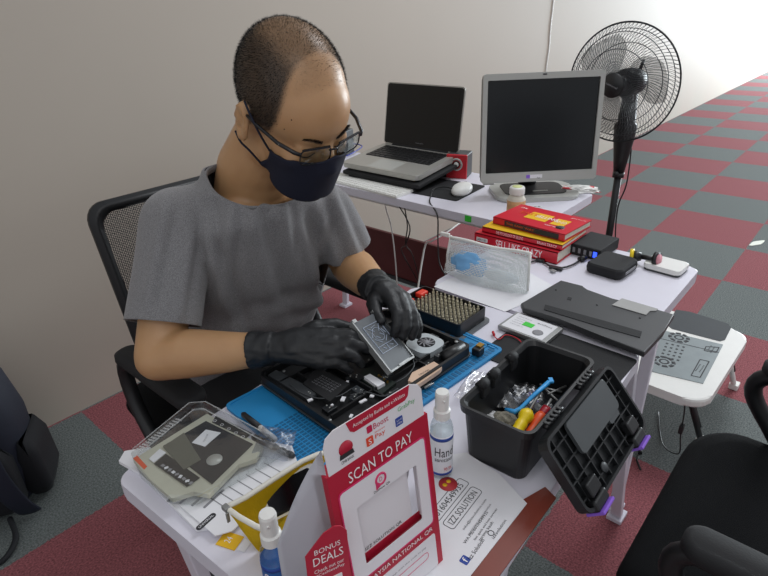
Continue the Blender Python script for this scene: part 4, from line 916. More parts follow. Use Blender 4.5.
# ------------------------------------------------------------------ office chairs
CF_ = mat('chair_fabric', '0e0f11', .9, var=.06, vs=200, bump=.6, bs=900, spec=.12)
NETB = meshmat('chair_mesh', '26282a', 260, .36)
def office_chair(label, loc, rz, seat_z=.46, back=True, sw=.47, arm_dx=.245, bw=(.36, .46, .47), ay=0., ah=1.):
    t = thing('office_chair', label, 'chair', loc, rz, None)          # faces local +y
    a = MB(); rings = []
    for z, k, dz in ((-.045, .86, 0), (-.035, .97, 0), (-.01, 1.0, 0), (.008, .98, 0), (.018, .93, 0), (.024, .84, 0), (.026, .5, 0), (.025, .1, 0)):
        rings.append([(x, y, seat_z-.012+z-.03*max(0, (y-.12)/.13)**2*.6+.012*(x/.2)**2) for x, y in rr(sw*k, .47*k, .085*k, 8)])
    a.loft(rings); a.build('seat', CF_, t)
    a = MB(); a.prism(rr(.30, .26, .03), seat_z-.085, seat_z-.055, bev=.006); a.build('seat_plate', K, t)
    a = MB(); a.cyl((0, 0, .09), (0, 0, seat_z-.06), .025); a.cyl((0, 0, .07), (0, 0, .24), .033); a.build('gas_column', K, t)
    for k in range(5):
        an = 2*pi*k/5+.3; a = MB(); e = V((cos(an), sin(an), 0)); a.tube([e*.02+V((0, 0, .10)), e*.16+V((0, 0, .095)), e*.28+V((0, 0, .07))], [.03, .022, .014], n=10)
        b_ = a.build('base_arm', K, t); a = MB(); c_ = e*.28+V((0, 0, .028)); q_ = V((-e.y, e.x, 0))
        a.cyl(c_-q_*.022, c_-q_*.006, .027, n=16); a.cyl(c_+q_*.006, c_+q_*.022, .027, n=16); a.cyl(c_-q_*.01, c_+q_*.01, .008, n=8); a.cyl(c_, c_+V((0, 0, .045)), .008, n=8); a.build('caster', KM, b_)
    for s_ in (-1, 1):
        x = s_*arm_dx; a = MB()
        a.tube(smooth_path([(q_[0], q_[1]+ay, q_[2] if q_[2] < seat_z+.05 else seat_z+(q_[2]-seat_z)*ah) for q_ in [(x*.75, .02, seat_z-.07), (x, .04, seat_z-.06), (x*1.03, .10, seat_z+.03), (x*1.03, .155, seat_z+.13), (x*1.02, .145, seat_z+.185), (x*1.02, .08, seat_z+.20), (x*1.02, -.06, seat_z+.197), (x*1.02, -.13, seat_z+.17), (x*1.03, -.12, seat_z+.08), (x*1.03, -.05, seat_z-.02), (x, -.02, seat_z-.065), (x*.8, -.02, seat_z-.07)]], 4), .0155, n=10)
        ar = a.build('armrest', K, t)
        a = MB(); a.loft([[(x*1.02+xx, yy, zz-.20*(1-ah)) for xx, yy in rr(w_, d_, min(w_, d_)*.45, 6, 0, .02+ay)] for zz, w_, d_ in ((seat_z+.196, .045, .25), (seat_z+.206, .056, .27), (seat_z+.218, .054, .268), (seat_z+.224, .040, .25))]); a.build('arm_pad', KM, ar)
    if back:
        yb = -.235
        M = TR(0, yb, seat_z+.06, Rd(90+8), 0, 0)     # local y up the back
        M = TR(0, yb, seat_z+.06) @ Matrix.Rotation(Rd(8), 4, 'X') @ Matrix.Rotation(Rd(90), 4, 'X')
        def outl(w0, w1, h, r, n=6):
            P = rr(1, 1, r, n); return [(x*(w0+(w1-w0)*(y+.5)), (y+.5)*h) for x, y in P]
        def bend(mb):
            for v in mb.bm.verts: pass
        a = MB(); po = outl(*bw, .12); pi_ = [(x*.86, bw[2]/2+(y-bw[2]/2)*.87) for x, y in po]
        tb = MB(); tb.ring(po, pi_, -.012, .012)
        for v in tb.bm.verts: v.co.z += 1.1*v.co.x**2-.03
        me = bpy.data.meshes.new('t'); tb.bm.to_mesh(me); tb.bm.free(); tm = bmesh.new(); tm.from_mesh(me); bpy.data.meshes.remove(me)
        bmesh.ops.bevel(tm, geom=[e for e in tm.edges if e.calc_face_angle(0) > .8], offset=.006, segments=2, affect='EDGES'); a.add(tm, M, 0, True); a.build('back_frame', K, t)
        def g(u, v):
            x = (u-.5)*(bw[0]+(bw[1]-bw[0])*v)*.92; return (x, .02+(bw[2]-.04)*v, 1.1*x*x-.03)
        a = MB(); a.surf(g, 16, 12, M=M); a.build('back_mesh', NETB, t, label='see-through black mesh')
        a = MB(); a.tube([(0, -.10, seat_z-.07), (0, -.25, seat_z-.05), (0, -.29, seat_z+.02), (0, -.285, seat_z+.16)], [.022, .024, .024, .018], n=10); a.build('back_bracket', K, t)
    return t
office_chair('black office chair with a mesh back the masked man is sitting on', (-2.875, .060, 0), Rd(180), seat_z=.46, bw=(.30, .33, .39), ay=.07)
office_chair('empty black office chair at the right edge of the view with armrests', (-2.630, -1.030, 0), Rd(0), seat_z=.475, sw=.50, arm_dx=.24, ah=.84)

# ------------------------------------------------------------------ backpack
NV = mat('navy_nylon', '141b2b', .7, var=.08, vs=50, bump=.3, bs=500); NV2 = mat('black_nylon', '0f1218', .75, bump=.3, bs=500)
t = thing('backpack', 'dark navy backpack standing on the carpet against the wall at the left edge', 'backpack', (-3.375, .80, 0), Rd(-30)); t.scale = (1.08, 1.05, 1.15)
a = MB(); rings = []
for z, w_, d_ in ((.004, .26, .15), (.03, .31, .20), (.12, .33, .22), (.24, .32, .21), (.34, .29, .18), (.40, .23, .13), (.43, .12, .07), (.437, .02, .02)):
    rings.append([(x+.01*noise.noise(V((x*9, y*9, z*9))), y+.01*noise.noise(V((x*8, y*8, z*12+5))), z) for x, y in rr(w_, d_, min(w_, d_)*.4, 6, 0, .02*z)])
a.loft(rings); a.build('body', NV, t)
a = MB(); a.loft([[(x, y, z) for x, y in rr(w_, d_, .02, 5, .02, -.105)] for z, w_, d_ in ((.03, .20, .04), (.05, .24, .07), (.17, .24, .07), (.22, .20, .03))]); a.build('front_pocket', NV2, t)
a = MB(); a.loft([[(x, y, z) for x, y in rr(w_, d_, .02, 5, .158, .0)] for z, w_, d_ in ((.02, .05, .12), (.05, .07, .15), (.15, .06, .15), (.19, .03, .13))]); a.build('side_pocket', NV2, t)
for sx in (-.01, .11):
    a = MB(); path = smooth_path([(sx, -.03, .43), (sx, -.11, .40), (sx, -.148, .30), (sx+.005, -.158, .18), (sx+.02, -.145, .08), (sx+.03, -.12, .02)])
    tb = MB(); tb.tube(path, .022, n=10)
    for k_, v in enumerate(tb.bm.verts): pass
    rings = []
    for i, p_ in enumerate(path):
        tt = (path[min(i+1, len(path)-1)]-path[max(i-1, 0)]).normalized(); q_ = V((1, 0, 0)); n_ = tt.cross(q_)
        rings.append([p_+q_*(.028*cos(2*pi*j/12))+n_*(.008*sin(2*pi*j/12)) for j in range(12)])
    tb.bm.free(); a.loft(rings); a.build('shoulder_strap', NV, t)
a = MB(); a.tube(smooth_path([(-.03, 0, .425), (-.03, -.01, .46), (.03, -.01, .46), (.03, 0, .425)]), .008, n=8); a.build('carry_handle', NV2, t)
for k in range(3):
    a = MB(); a.tube(smooth_path([(.10-.07*k, -.14, .03), (.12-.07*k, -.20, .012), (.10-.08*k, -.26, .008), (.05-.08*k, -.25, .008)]), .007, n=6); a.box((.05-.08*k, -.25, .010), (.035, .022, .012), bev=.003, rot=(0, 0, .4)); a.build('loose_strap', NV2, t)

# ------------------------------------------------------------------ the man
PB = V((-2.885, .05, 0))
sk = bpy.data.materials.new('skin'); sk.use_nodes = True; nt = sk.node_tree; N = nt.nodes; L = nt.links
b = N['Principled BSDF']; b.inputs['Roughness'].default_value = .40; b.inputs['Subsurface Weight'].default_value = .08; b.inputs['Subsurface Radius'].default_value = (.02, .008, .004)
tc = N.new('ShaderNodeTexCoord'); n1 = N.new('ShaderNodeTexNoise'); n1.inputs['Scale'].default_value = 25; L.new(tc.outputs['Object'], n1.inputs['Vector'])
mx = N.new('ShaderNodeMix'); mx.data_type = 'RGBA'; mx.inputs[6].default_value = lin('b68b62'); mx.inputs[7].default_value = lin('c69b71'); L.new(n1.outputs[0], mx.inputs[0])
at_ = N.new('ShaderNodeAttribute'); at_.attribute_name = 'hairmask'
n2 = N.new('ShaderNodeTexNoise'); n2.inputs['Scale'].default_value = 900; n2.inputs['Detail'].default_value = 2; L.new(tc.outputs['Object'], n2.inputs['Vector'])
ma = N.new('ShaderNodeMath'); ma.operation = 'MULTIPLY_ADD'; ma.inputs[1].default_value = .5; ma.inputs[2].default_value = -.25; L.new(n2.outputs[0], ma.inputs[0])
m2 = N.new('ShaderNodeMath'); m2.operation = 'ADD'; m2.use_clamp = True; L.new(at_.outputs['Fac'], m2.inputs[0]); L.new(ma.outputs[0], m2.inputs[1])
m3 = N.new('ShaderNodeMath'); m3.operation = 'MULTIPLY'; L.new(m2.outputs[0], m3.inputs[0]); m3.inputs[1].default_value = .92
cl_ = N.new('ShaderNodeMath'); cl_.operation = 'GREATER_THAN'; cl_.inputs[1].default_value = .02; L.new(at_.outputs['Fac'], cl_.inputs[0])
m4 = N.new('ShaderNodeMath'); m4.operation = 'MULTIPLY'; L.new(m3.outputs[0], m4.inputs[0]); L.new(cl_.outputs[0], m4.inputs[1])
mh = N.new('ShaderNodeMix'); mh.data_type = 'RGBA'; mh.inputs[7].default_value = lin('1f1c19'); L.new(m4.outputs[0], mh.inputs[0]); L.new(mx.outputs[2], mh.inputs[6]); L.new(mh.outputs[2], b.inputs['Base Color'])
n3 = N.new('ShaderNodeTexNoise'); n3.inputs['Scale'].default_value = 500; L.new(tc.outputs['Object'], n3.inputs['Vector'])
bp = N.new('ShaderNodeBump'); bp.inputs['Strength'].default_value = .12; bp.inputs['Distance'].default_value = .001; L.new(n3.outputs[0], bp.inputs['Height']); L.new(bp.outputs[0], b.inputs['Normal'])
SKIN = sk

HM = Matrix.Rotation(3.0781, 4, 'Z') @ Matrix.Rotation(-.5854, 4, 'X') @ Matrix.Rotation(.1171, 4, 'Y')
HM = Matrix.Translation((-2.8906, -.2109, 1.1332)) @ HM
HL = Matrix.Translation(-PB) @ HM              # head coordinates -> body object coordinates
rel = lambda *p: V(p)-PB
# joints (world)
J = dict(pelvis=(-2.885, .10, .54), belly=(-2.885, .06, .70), chest=(-2.885, -.01, .86), neck0=(-2.890, -.065, .985), neck1=(-2.888, -.145, 1.085),
         shR=dp(177, 221, .985), elR=dp(159, 357, .950), wrR=dp(266, 349, .912), shL=dp(325, 209, 1.11), elL=dp(350, 266, 1.19), wrL=dp(377, 288, 1.005))
J = {k: V(v)-PB for k, v in J.items()}
def ell_loft(mb, secs, n=28, p_=2.3):
    rings = []
    for c_, rx, ry, up_ in secs:
        c_ = V(c_); rings.append([])
        for j in range(n):
            th = 2*pi*j/n; cx_, sy_ = cos(th), sin(th); k = (abs(cx_)**p_+abs(sy_)**p_)**(-1/p_)
            rings[-1].append(c_+V((rx*cx_*k, ry*sy_*k, -up_*sy_*k*ry)))
    mb.loft(rings)
def head_parts(mb, M):
    B = lambda c_, r_, rot=(0, 0, 0): mb.ball(c_, r_, M=M, u=28, v=18, rot=rot)
    B((0, -.012, .035), (.077, .099, .095)); B((0, .030, .030), (.068, .070, .072))
    B((0, .036, -.030), (.064, .062, .068)); B((0, .030, -.070), (.052, .056, .045)); B((0, .068, -.092), (.026, .024, .022))
    B((0, .082, .018), (.045, .016, .012))                                    # brow
    for s_ in (-1, 1):
        B((s_*.034, .072, -.026), (.026, .024, .022)); B((s_*.030, .083, .000), (.019, .012, .0125))   # cheek, lid over the eye
        B((s_*.050, .000, -.070), (.018, .036, .026))
    mb.tube([(0, .090, .010), (0, .104, -.012), (0, .113, -.030)], [.009, .011, .014], n=12, M=M); B((0, .108, -.032), (.017, .014, .011))
    B((0, .094, -.060), (.025, .012, .008)); B((0, .092, -.070), (.021, .012, .008))
def ear(mb, s_, M):
    X = M @ TR(s_*.077, -.004, -.012, 0, 0, 0) @ Matrix.Rotation(s_*Rd(72), 4, 'Z') @ Matrix.Rotation(Rd(90), 4, 'X')
    X = M @ TR(s_*.080, -.010, -.012) @ Matrix.Rotation(s_*Rd(-20), 4, 'Z') @ Matrix.Rotation(Rd(90), 4, 'Y') @ Matrix.Rotation(Rd(90), 4, 'Z')
    # ellipse in the plane of the ear: local x -> forward, y -> up
    tb = MB(); tb.torus(.024, .0052, n=32, k=10); 
    for v in tb.bm.verts: v.co.x *= .60; v.co.y *= 1.14; v.co.x -= .004*(v.co.y/.03)
    me = bpy.data.meshes.new('t'); tb.bm.to_mesh(me); tb.bm.free(); t2 = bmesh.new(); t2.from_mesh(me); bpy.data.meshes.remove(me)
    E = M @ Matrix(((0, 0, s_*1, s_*.083), (1, 0, s_*-.35, -.010), (0, 1, 0, -.012), (0, 0, 0, 1)))
    mb.add(t2, E, 0, True)
    mb.ball((0, 0, -.003), (.0135, .026, .0025), M=E); mb.ball((.001, -.024, 0), (.009, .011, .0055), M=E); mb.ball((.010, -.004, .001), (.004, .007, .005), M=E)
    mb.ball((-.004, .006, .0015), (.004, .013, .004), M=E)
bm_ = MB()
ell_loft(bm_, [(J['pelvis']-V((0, 0, .04)), .150, .115, 0), (J['pelvis'], .165, .125, 0), (J['belly'], .145, .115, 0), (J['chest'], .155, .110, .2), (J['neck0']-V((0, 0, .045)), .125, .075, .3), (J['neck0']-V((0, 0, .02)), .075, .058, .4), (J['neck0']+V((0, 0, .005)), .045, .045, .5)])
chain(bm_, [J['neck0']-V((0, 0, .03)), J['neck0']+V((0, -.02, .03)), J['neck1'], HL @ V((0, -.020, -.020))], [.070, .065, .058, .056], n=20)
head_parts(bm_, HL); ear(bm_, 1, HL); ear(bm_, -1, HL)
def mid(a_, b_, f_, off=(0, 0, 0)): return a_*(1-f_)+b_*f_+V(off)
for s_, A_, E_, W_ in ((-1, 'shR', 'elR', 'wrR'), (1, 'shL', 'elL', 'wrL')):
    a_, e_, w_ = J[A_], J[E_], J[W_]
    chain(bm_, [mid(J['neck0'], a_, .55, (0, 0, -.035)), a_, mid(a_, e_, .5), e_, mid(e_, w_, .28, (0, 0, .003)), mid(e_, w_, .65), w_], [.032, .044, .043, .040, .0415, .034, .0255], n=18)
# legs under the desk
for s_ in (-1, 1):
    h_ = J['pelvis']+V((s_*.085, -.02, -.01)); k_ = V((s_*.11, -.40, .54)); an = V((s_*.12, -.36, .10))
    chain(bm_, [h_, mid(h_, k_, .5), k_, mid(k_, an, .35, (0, .015, 0)), an], [.082, .074, .056, .052, .036], n=18)
bm_ = remesh(bm_, .0042, 5, .5)
body = bm_.build('person', SKIN, None, PB)
tag(body, 'seated man in a grey t-shirt, navy face mask, glasses and black gloves repairing a laptop', 'person')
me = body.data; Hi = HL.inverted()
def sst(a_, b_, x): t_ = max(0, min(1, (x-a_)/(b_-a_))); return t_*t_*(3-2*t_)
def hairm(p_):
    """buzz cut: dense on sides and back, thinning crown, receding front"""
    x, y, z = p_; ax = abs(x)
    if (p_-V((0, -.01, .03))).length > .15: return 0
    side_front = .048-.25*max(0, z-.05)-.55*max(0, .03-z)              # edge in front of the ear
    f_side = 1-sst(side_front-.006, side_front+.006, y)
    f_low = sst(-.028, .004, z+.30*max(0, y)*-1+max(0, -y)*.35)
    top = sst(.052, .035, ax) if z > .07 else 0
    tl = sst(.095, .115, z)
    if ax > .0775 and z < .030 and -.045 < y < .03: return 0
    d = f_side*f_low
    crown = sst(.075, .118, z)*sst(.062, .030, ax)
    d *= 1-.38*crown
    # thin forelock in the middle of the top
    if z > .04: d = max(d, .24*(1-sst(.040, .075, y))*sst(.052, .022, ax)*sst(.04, .07, z))
    return d
at_ = me.attributes.new('hairmask', 'FLOAT', 'POINT')
hv = []
for i, v in enumerate(me.vertices):
    q = Hi @ v.co; d = hairm(q); at_.data[i].value = d
    if d > .03: hv.append((i, d))
# short hair strands
random.seed(11); hb = bmesh.new()
tot = len(hv)
for i, d in hv:
    for r_ in range(5):
        if random.random() > d*1.15: continue
        v = me.vertices[i]; n_ = v.normal; tg = n_.orthogonal().normalized(); tg.rotate(Matrix.Rotation(random.uniform(0, 2*pi), 3, n_))
        o_ = v.co+tg*random.uniform(0, .004)-n_*.0008; fw = (HL.to_3x3() @ V((0, .6, -.5))); dr = (n_+fw*.35+tg*random.uniform(-.35, .35)).normalized()
        ln_ = random.uniform(.0030, .0062)*(.7+.4*d); w2 = dr.cross(tg).normalized()*.00028
        hb.faces.new((hb.verts.new(o_-w2), hb.verts.new(o_+w2), hb.verts.new(o_+dr*ln_)))
hm_ = MB(); hm_.bm.free(); hm_.bm = hb; hm_.build('hair', mat('hair_black', '1c1a18', .55), body, label='very short black hair, thin on top')

# ---- T-shirt
sh = bpy.data.materials.new('grey_jersey'); sh.use_nodes = True; nt = sh.node_tree; N = nt.nodes; L = nt.links
b = N['Principled BSDF']; b.inputs['Roughness'].default_value = .9; b.inputs['Sheen Weight'].default_value = .25; b.inputs['Specular IOR Level'].default_value = .2
tc = N.new('ShaderNodeTexCoord'); n1 = N.new('ShaderNodeTexNoise'); n1.inputs['Scale'].default_value = 800; n1.inputs['Detail'].default_value = 3; L.new(tc.outputs['Object'], n1.inputs['Vector'])
rp = N.new('ShaderNodeMapRange'); rp.inputs['From Min'].default_value = .3; rp.inputs['From Max'].default_value = .7; L.new(n1.outputs[0], rp.inputs[0])
mx = N.new('ShaderNodeMix'); mx.data_type = 'RGBA'; mx.inputs[6].default_value = lin('626163'); mx.inputs[7].default_value = lin('959495'); L.new(rp.outputs[0], mx.inputs[0]); L.new(mx.outputs[2], b.inputs['Base Color'])
n2 = N.new('ShaderNodeTexNoise'); n2.inputs['Scale'].default_value = 900; L.new(tc.outputs['Object'], n2.inputs['Vector'])
bp = N.new('ShaderNodeBump'); bp.inputs['Strength'].default_value = .3; bp.inputs['Distance'].default_value = .0015; L.new(n2.outputs[0], bp.inputs['Height']); L.new(bp.outputs[0], b.inputs['Normal'])
SHIRT = sh
s = MB()
ell_loft(s, [(J['pelvis']-V((0, .0, -.02)), .178, .140, 0), (J['pelvis']+V((0, -.02, .05)), .180, .150, 0), (J['belly']+V((.012, -.028, 0)), .172, .150, .05), (mid(J['belly'], J['chest'], .5)+V((.014, -.026, 0)), .172, .148, .1), (J['chest']+V((.006, -.026, 0)), .172, .138, .2), (J['neck0']+V((0, -.012, -.055)), .150, .115, .25), (J['neck0']+V((0, -.016, -.018)), .118, .100, .25), (J['neck0']+V((-.006, -.018, .010)), .108, .094, .25), (J['neck0']+V((-.009, -.021, .032)), .084, .086, .28), (J['neck0']+V((-.009, -.024, .056)), .076, .080, .3)], n=32)
slv = {}
for s_, A_, E_, f1, r1 in ((-1, 'shR', 'elR', .76, (.062, .060, .0615)), (1, 'shL', 'elL', .66, (.058, .060, .060))):
    a_, e_ = J[A_], J[E_]; end = mid(a_, e_, f1)
    chain(s, [mid(J['neck0'], a_, .48, (0, 0, -.018)), a_+V((0, 0, -.006)), mid(a_, e_, .42), mid(a_, e_, 1.05)], [.054, r1[0], r1[1], r1[2]], n=24)
    slv[s_] = (a_, e_, end)
s = remesh(s, .0055, 8, .5)
bm = s.bm
FOLDS = [((214, 262), (236, 330), 7, .006), ((205, 205), (214, 262), 6, .004), ((250, 205), (272, 300), 8, .006), ((282, 212), (292, 262), 6, .004), ((232, 215), (222, 300), 6, .004), ((322, 225), (312, 275), 6, .005), ((300, 230), (318, 300), 6, .005), ((262, 318), (325, 298), 7, .006), ((236, 330), (300, 322), 6, .004), ((165, 215), (150, 290), 6, .004), ((190, 240), (178, 315), 5, .004), ((335, 200), (352, 245), 5, .005), ((322, 220), (338, 262), 5, .004)]
def fold(w_):
    r_ = w_-CC; z_ = r_.dot(CFW); px, py = 384+CF*r_.dot(CRT)/z_, 288-CF*r_.dot(CUP)/z_; o = 0
    if z_ > 1.22: return 0
    for (x0, y0), (x1, y1), wd, am in FOLDS:
        dx, dy = x1-x0, y1-y0; l2 = dx*dx+dy*dy; t_ = ((px-x0)*dx+(py-y0)*dy)/l2; tc_ = max(0, min(1, t_))
        sd = ((px-x0)*dy-(py-y0)*dx)/math.sqrt(l2); e = math.hypot(px-x0-dx*tc_, py-y0-dy*tc_)
        tp = math.exp(-max(0, e-abs(sd))/12)
        o += 1.5*am*tp*(math.exp(-(sd/wd)**2)-.7*math.exp(-((sd-1.7*wd)/wd)**2))
    return o
# folds: displaced along the normal, running from the armpits and across the belly
bm.normal_update()
for v in bm.verts:
    p_ = v.co; s1 = (-1 if p_.x < 0 else 1); arm = J['shR'] if s1 < 0 else J['shL']; pit = arm+V((-s1*.045, -.03, -.07)); r_ = (p_-pit)
    d = r_.length; an = math.atan2(r_.z, r_.x*s1*-1)
    w = math.exp(-(d/.13)**2)
    dz = fold(p_+PB)
    dz += .0055*noise.noise(V((p_.x*7+p_.z*4, p_.y*6, p_.z*16)))*sst(.80, .60, p_.z)
    dz += .0075*noise.noise(V((p_.x*15+s1*p_.z*8, p_.y*8, p_.z*3.5+3)))*sst(.99, .90, p_.z)
    v.co += v.normal*dz
def cut(bm, co, no, near, rad, axis=None):
    """open the cloth where the plane cuts it close to a point"""
    no = V(no).normalized()
    def ok(c_):
        if axis:
            r_ = c_-axis[0]
            if rad > .09: return abs(r_.x) < .100 and abs(r_.y) < .15 and r_.length < .17
            return (r_-axis[1]*r_.dot(axis[1])).length < rad and (c_-near).length < .13
        return (c_-near).length < rad
    fs = [f for f in bm.faces if ok(f.calc_center_median())]
    g = set(fs)
    for f in fs: g.update(f.edges); g.update(f.verts)
    bmesh.ops.bisect_plane(bm, geom=list(g), plane_co=co, plane_no=no)
    kill = [f for f in bm.faces if ok(f.calc_center_median()) and (f.calc_center_median()-co).dot(no) > 0]
    bmesh.ops.delete(bm, geom=kill, context='FACES')
for s_ in (-1, 1):
    a_, e_, end = slv[s_]; no = (e_-a_).normalized(); 
    cut(bm, end, no, e_, .078, (a_, no))
nk = J['neck0']+V((-.009, -.021, .032)); nn_ = V((0, -.42, 1)).normalized()
ex = V((1, 0, 0)); ey = nn_.cross(ex); sb = BVHTree.FromBMesh(bm); R_ = []
for k in range(60):
    d_ = ex*cos(2*pi*k/60)+ey*sin(2*pi*k/60); h_ = sb.ray_cast(nk+d_*.2, -d_); R_.append((h_[0]-nk).length if h_[0] is not None else .08)
for it in range(4): R_ = [(R_[k-1]+2*R_[k]+R_[(k+1) % 60])/4 for k in range(60)]
cut(bm, nk, nn_, nk, .120, (nk, nn_))
hem = J['pelvis']+V((0, 0, .018)); cut(bm, hem, V((0, 0, -1)), J['pelvis'], .5)
bm.normal_update(); bmesh.ops.solidify(bm, geom=bm.faces[:], thickness=-.0022)
for f in bm.faces: f.smooth = True
s.build('t_shirt', SHIRT, body, label='grey short-sleeved t-shirt')
# collar rib
# ---- gloves
GLV = mat('nitrile_black', '16181b', .52, var=.05, vs=40, bump=.25, bs=220)
def W(px, py, d): return dp(px, py, d)-PB
def hand(wr, cuff_dir, palm, fingers, thumb, name, label):
    g = MB()
    cd = (J[cuff_dir]-J[wr]).normalized()
    w0 = J[wr]+cd*.040
    g.cyl(w0, J[wr]+cd*.012, .033, .029, n=20); g.cyl(J[wr]+cd*.012, J[wr]-cd*.008, .029, .0275, n=20); g.torus(.0315, .0026, frame(w0, cd.orthogonal(), cd.cross(cd.orthogonal())) , n=28, k=6)
    for p_, r_ in palm: g.ball(p_, r_, u=14, v=10)
    ps = [p_ for p_, r_ in palm]
    for f_ in fingers+[thumb]:
        chain(g, [p_ for p_, r_ in f_], [r_ for p_, r_ in f_], n=12)
    return g
def joined(palm_pts):
    return palm_pts
# right hand: back of the hand up, fingers reaching to the drive caddy
d0 = .925
rw = J['wrR']
gR = MB(); cd = (J['elR']-J['wrR']).normalized(); w0 = rw+cd*.030
q = cd.orthogonal().normalized()
gR.loft([[rw+cd*c_+(q*cos(2*pi*j/20)+cd.cross(q)*sin(2*pi*j/20))*(r_+.0012*sin(5*j+c_*900)) for j in range(20)] for c_, r_ in ((.024, .0330), (.018, .0315), (.008, .0295), (-.002, .0285), (-.014, .0270))])
kn = [W(334, 335, .905), W(335, 344, .895), W(331, 354, .890), W(322, 362, .888)]      # knuckles index..little
for k in range(4): gR.tube([rw+V((0, 0, 0)), mid(rw, kn[k], .5, (0, 0, .006)), kn[k]], [.0225, .0195, .0128], n=14); gR.ball(kn[k], .0128)
for k in range(3): gR.tube([mid(rw, kn[k], .35, (0, 0, .003)), mid(rw, kn[k+1], .6, (0, 0, .003))], [.018, .014], n=10)
gR.ball(mid(rw, kn[1], .45, (0, 0, .002)), (.030, .026, .020))
F = [[W(334, 335, .905), W(350, 334, .905), W(362, 338, .912), W(371, 343, .918)],
     [W(335, 344, .895), W(350, 343, .892), W(363, 347, .900), W(373, 351, .908)],
     [W(331, 354, .890), W(345, 353, .885), W(356, 358, .890), W(361, 364, .897)],
     [W(322, 362, .888), W(335, 363, .884), W(345, 367, .888), W(350, 371, .893)]]
for k, f_ in enumerate(F): chain(gR, f_, [[.0120, .0100, .0090, .0075], [.0120, .0102, .0092, .0078], [.0115, .0098, .0088, .0075], [.0105, .0088, .0078, .0068]][k], n=12)
chain(gR, [mid(rw, kn[0], .30, (.0, .0, -.004)), W(316, 328, .918), W(335, 325, .928), W(348, 328, .935), W(358, 333, .935)], [.018, .0145, .0120, .0105, .0085], n=12)
gR = remesh(gR, .0022, 4, .5)
for v in gR.bm.verts: v.co += v.normal*.0012*noise.noise(V((v.co.x*60, v.co.y*60, v.co.z*160)))
gR.build('glove', GLV, body, label='black rubber glove on the hand resting over the laptop')
# left hand: behind the caddy, fingers hooked down over its far edge
lw = J['wrL']; gL = MB(); cd = (J['elL']-lw).normalized(); q = cd.orthogonal().normalized()
gL.loft([[lw+cd*c_+(q*cos(2*pi*j/20)+cd.cross(q)*sin(2*pi*j/20))*(r_+.0012*sin(5*j+c_*900)) for j in range(20)] for c_, r_ in ((.020, .0320), (.014, .0310), (.006, .0295), (-.004, .0285), (-.016, .0270))])
kn = [W(391, 299, .965), W(399, 297, .975), W(405, 299, .985), W(408, 304, .998)]
for k in range(4): gL.tube([lw, mid(lw, kn[k], .5, (0, 0, .003)), kn[k]], [.0225, .0190, .0125], n=14); gL.ball(kn[k], .0125)
for k in range(3): gL.tube([mid(lw, kn[k], .35), mid(lw, kn[k+1], .65)], [.018, .014], n=10)
gL.ball(mid(lw, kn[1], .5, (0, 0, -.004)), (.024, .024, .024))
F = [[kn[0], W(397, 313, .945), W(397, 325, .938), W(394, 334, .940)],
     [kn[1], W(406, 313, .950), W(407, 326, .943), W(403, 336, .945)],
     [kn[2], W(413, 314, .962), W(415, 327, .955), W(412, 337, .955)],
     [kn[3], W(416, 317, .978), W(419, 327, .972), W(418, 336, .970)]]
for k, f_ in enumerate(F): chain(gL, f_, [[.0118, .0100, .0090, .0078], [.0120, .0102, .0092, .0078], [.0115, .0096, .0086, .0074], [.0105, .0086, .0077, .0068]][k], n=12)
chain(gL, [mid(lw, kn[0], .25, (-.006, -.004, -.004)), W(374, 303, .975), W(376, 313, .960), W(381, 321, .946)], [.018, .0140, .0118, .0092], n=12)
gL = remesh(gL, .0022, 4, .5)
for v in gL.bm.verts: v.co += v.normal*.0012*noise.noise(V((v.co.x*60, v.co.y*60, v.co.z*160)))
gL.build('glove', GLV, body, label='black rubber glove on the hand holding the top of the drive caddy')

# ---- face mask
bmh = bmesh.new(); bmh.from_mesh(me); bvh = BVHTree.FromBMesh(bmh)
def cast(hp, ax):
    """surface point of the head reached from outside towards a point on the head axis, in head coordinates"""
    o_ = HL @ V(ax); d_ = ((HL @ V(hp))-o_).normalized(); h_ = bvh.ray_cast(o_+d_*.25, -d_)
    return (Hi @ h_[0]) if h_[0] is not None else V(hp)
def lerp(a_, b_, f_): return a_+(b_-a_)*f_
nu, nv = 40, 18; G = []
for i in range(nu+1):
    u = i/nu; an = Rd(lerp(-80, 80, u)); k = abs(an)/Rd(80)
    zt = lerp(-.004, -.026, sst(.0, .95, k))+.006*math.exp(-(k/.16)**2); zb = lerp(-.099, -.074, k**4)
    zt -= .010*sst(.5, .95, k)
    row = []
    an0 = an
    for j in range(nv+1):
        an = an0*(1-.20*(j/nv)**1.6-.10*sin(pi*j/nv)*k); z = lerp(zb, zt+.010*k*k, j/nv); ax = (0, .012, z); q = cast((sin(an)*.1, .012+cos(an)*.1, z), ax)
        r_ = (q-V(ax)).length; row.append([r_, an, z])
    G.append(row)
# taut cloth: push out to a smooth hull (centre ridge from nose tip to chin)
for j in range(nv+1):
    for i in range(nu+1):
        k = abs(G[i][j][1])/Rd(80); 
        t_ = j/nv; ridge = (.108-.008*(1-t_)**2-.003*t_)*max(0, 1-(k/.75)**1.3)+.066*min(1, (k/.75))
        G[i][j].append(G[i][j][0]+.0022); G[i][j][0] = max(G[i][j][0]+.003, ridge if k < .78 else 0)
for it in range(14):
    H2 = [[c_[0] for c_ in r_] for r_ in G]
    for i in range(1, nu):
        for j in range(1, nv): G[i][j][0] = max(H2[i][j]*.4+.15*(H2[i-1][j]+H2[i+1][j]+H2[i][j-1]+H2[i][j+1]), G[i][j][3])
def mp3(c_): return HL @ V((sin(c_[1])*c_[0], .012+cos(c_[1])*c_[0], c_[2]))
a = MB(); a.loft([[mp3(c_) for c_ in r_] for r_ in G], close=False, cap=False); bmesh.ops.solidify(a.bm, geom=a.bm.faces[:], thickness=.0016)
for f in a.bm.faces: f.smooth = True
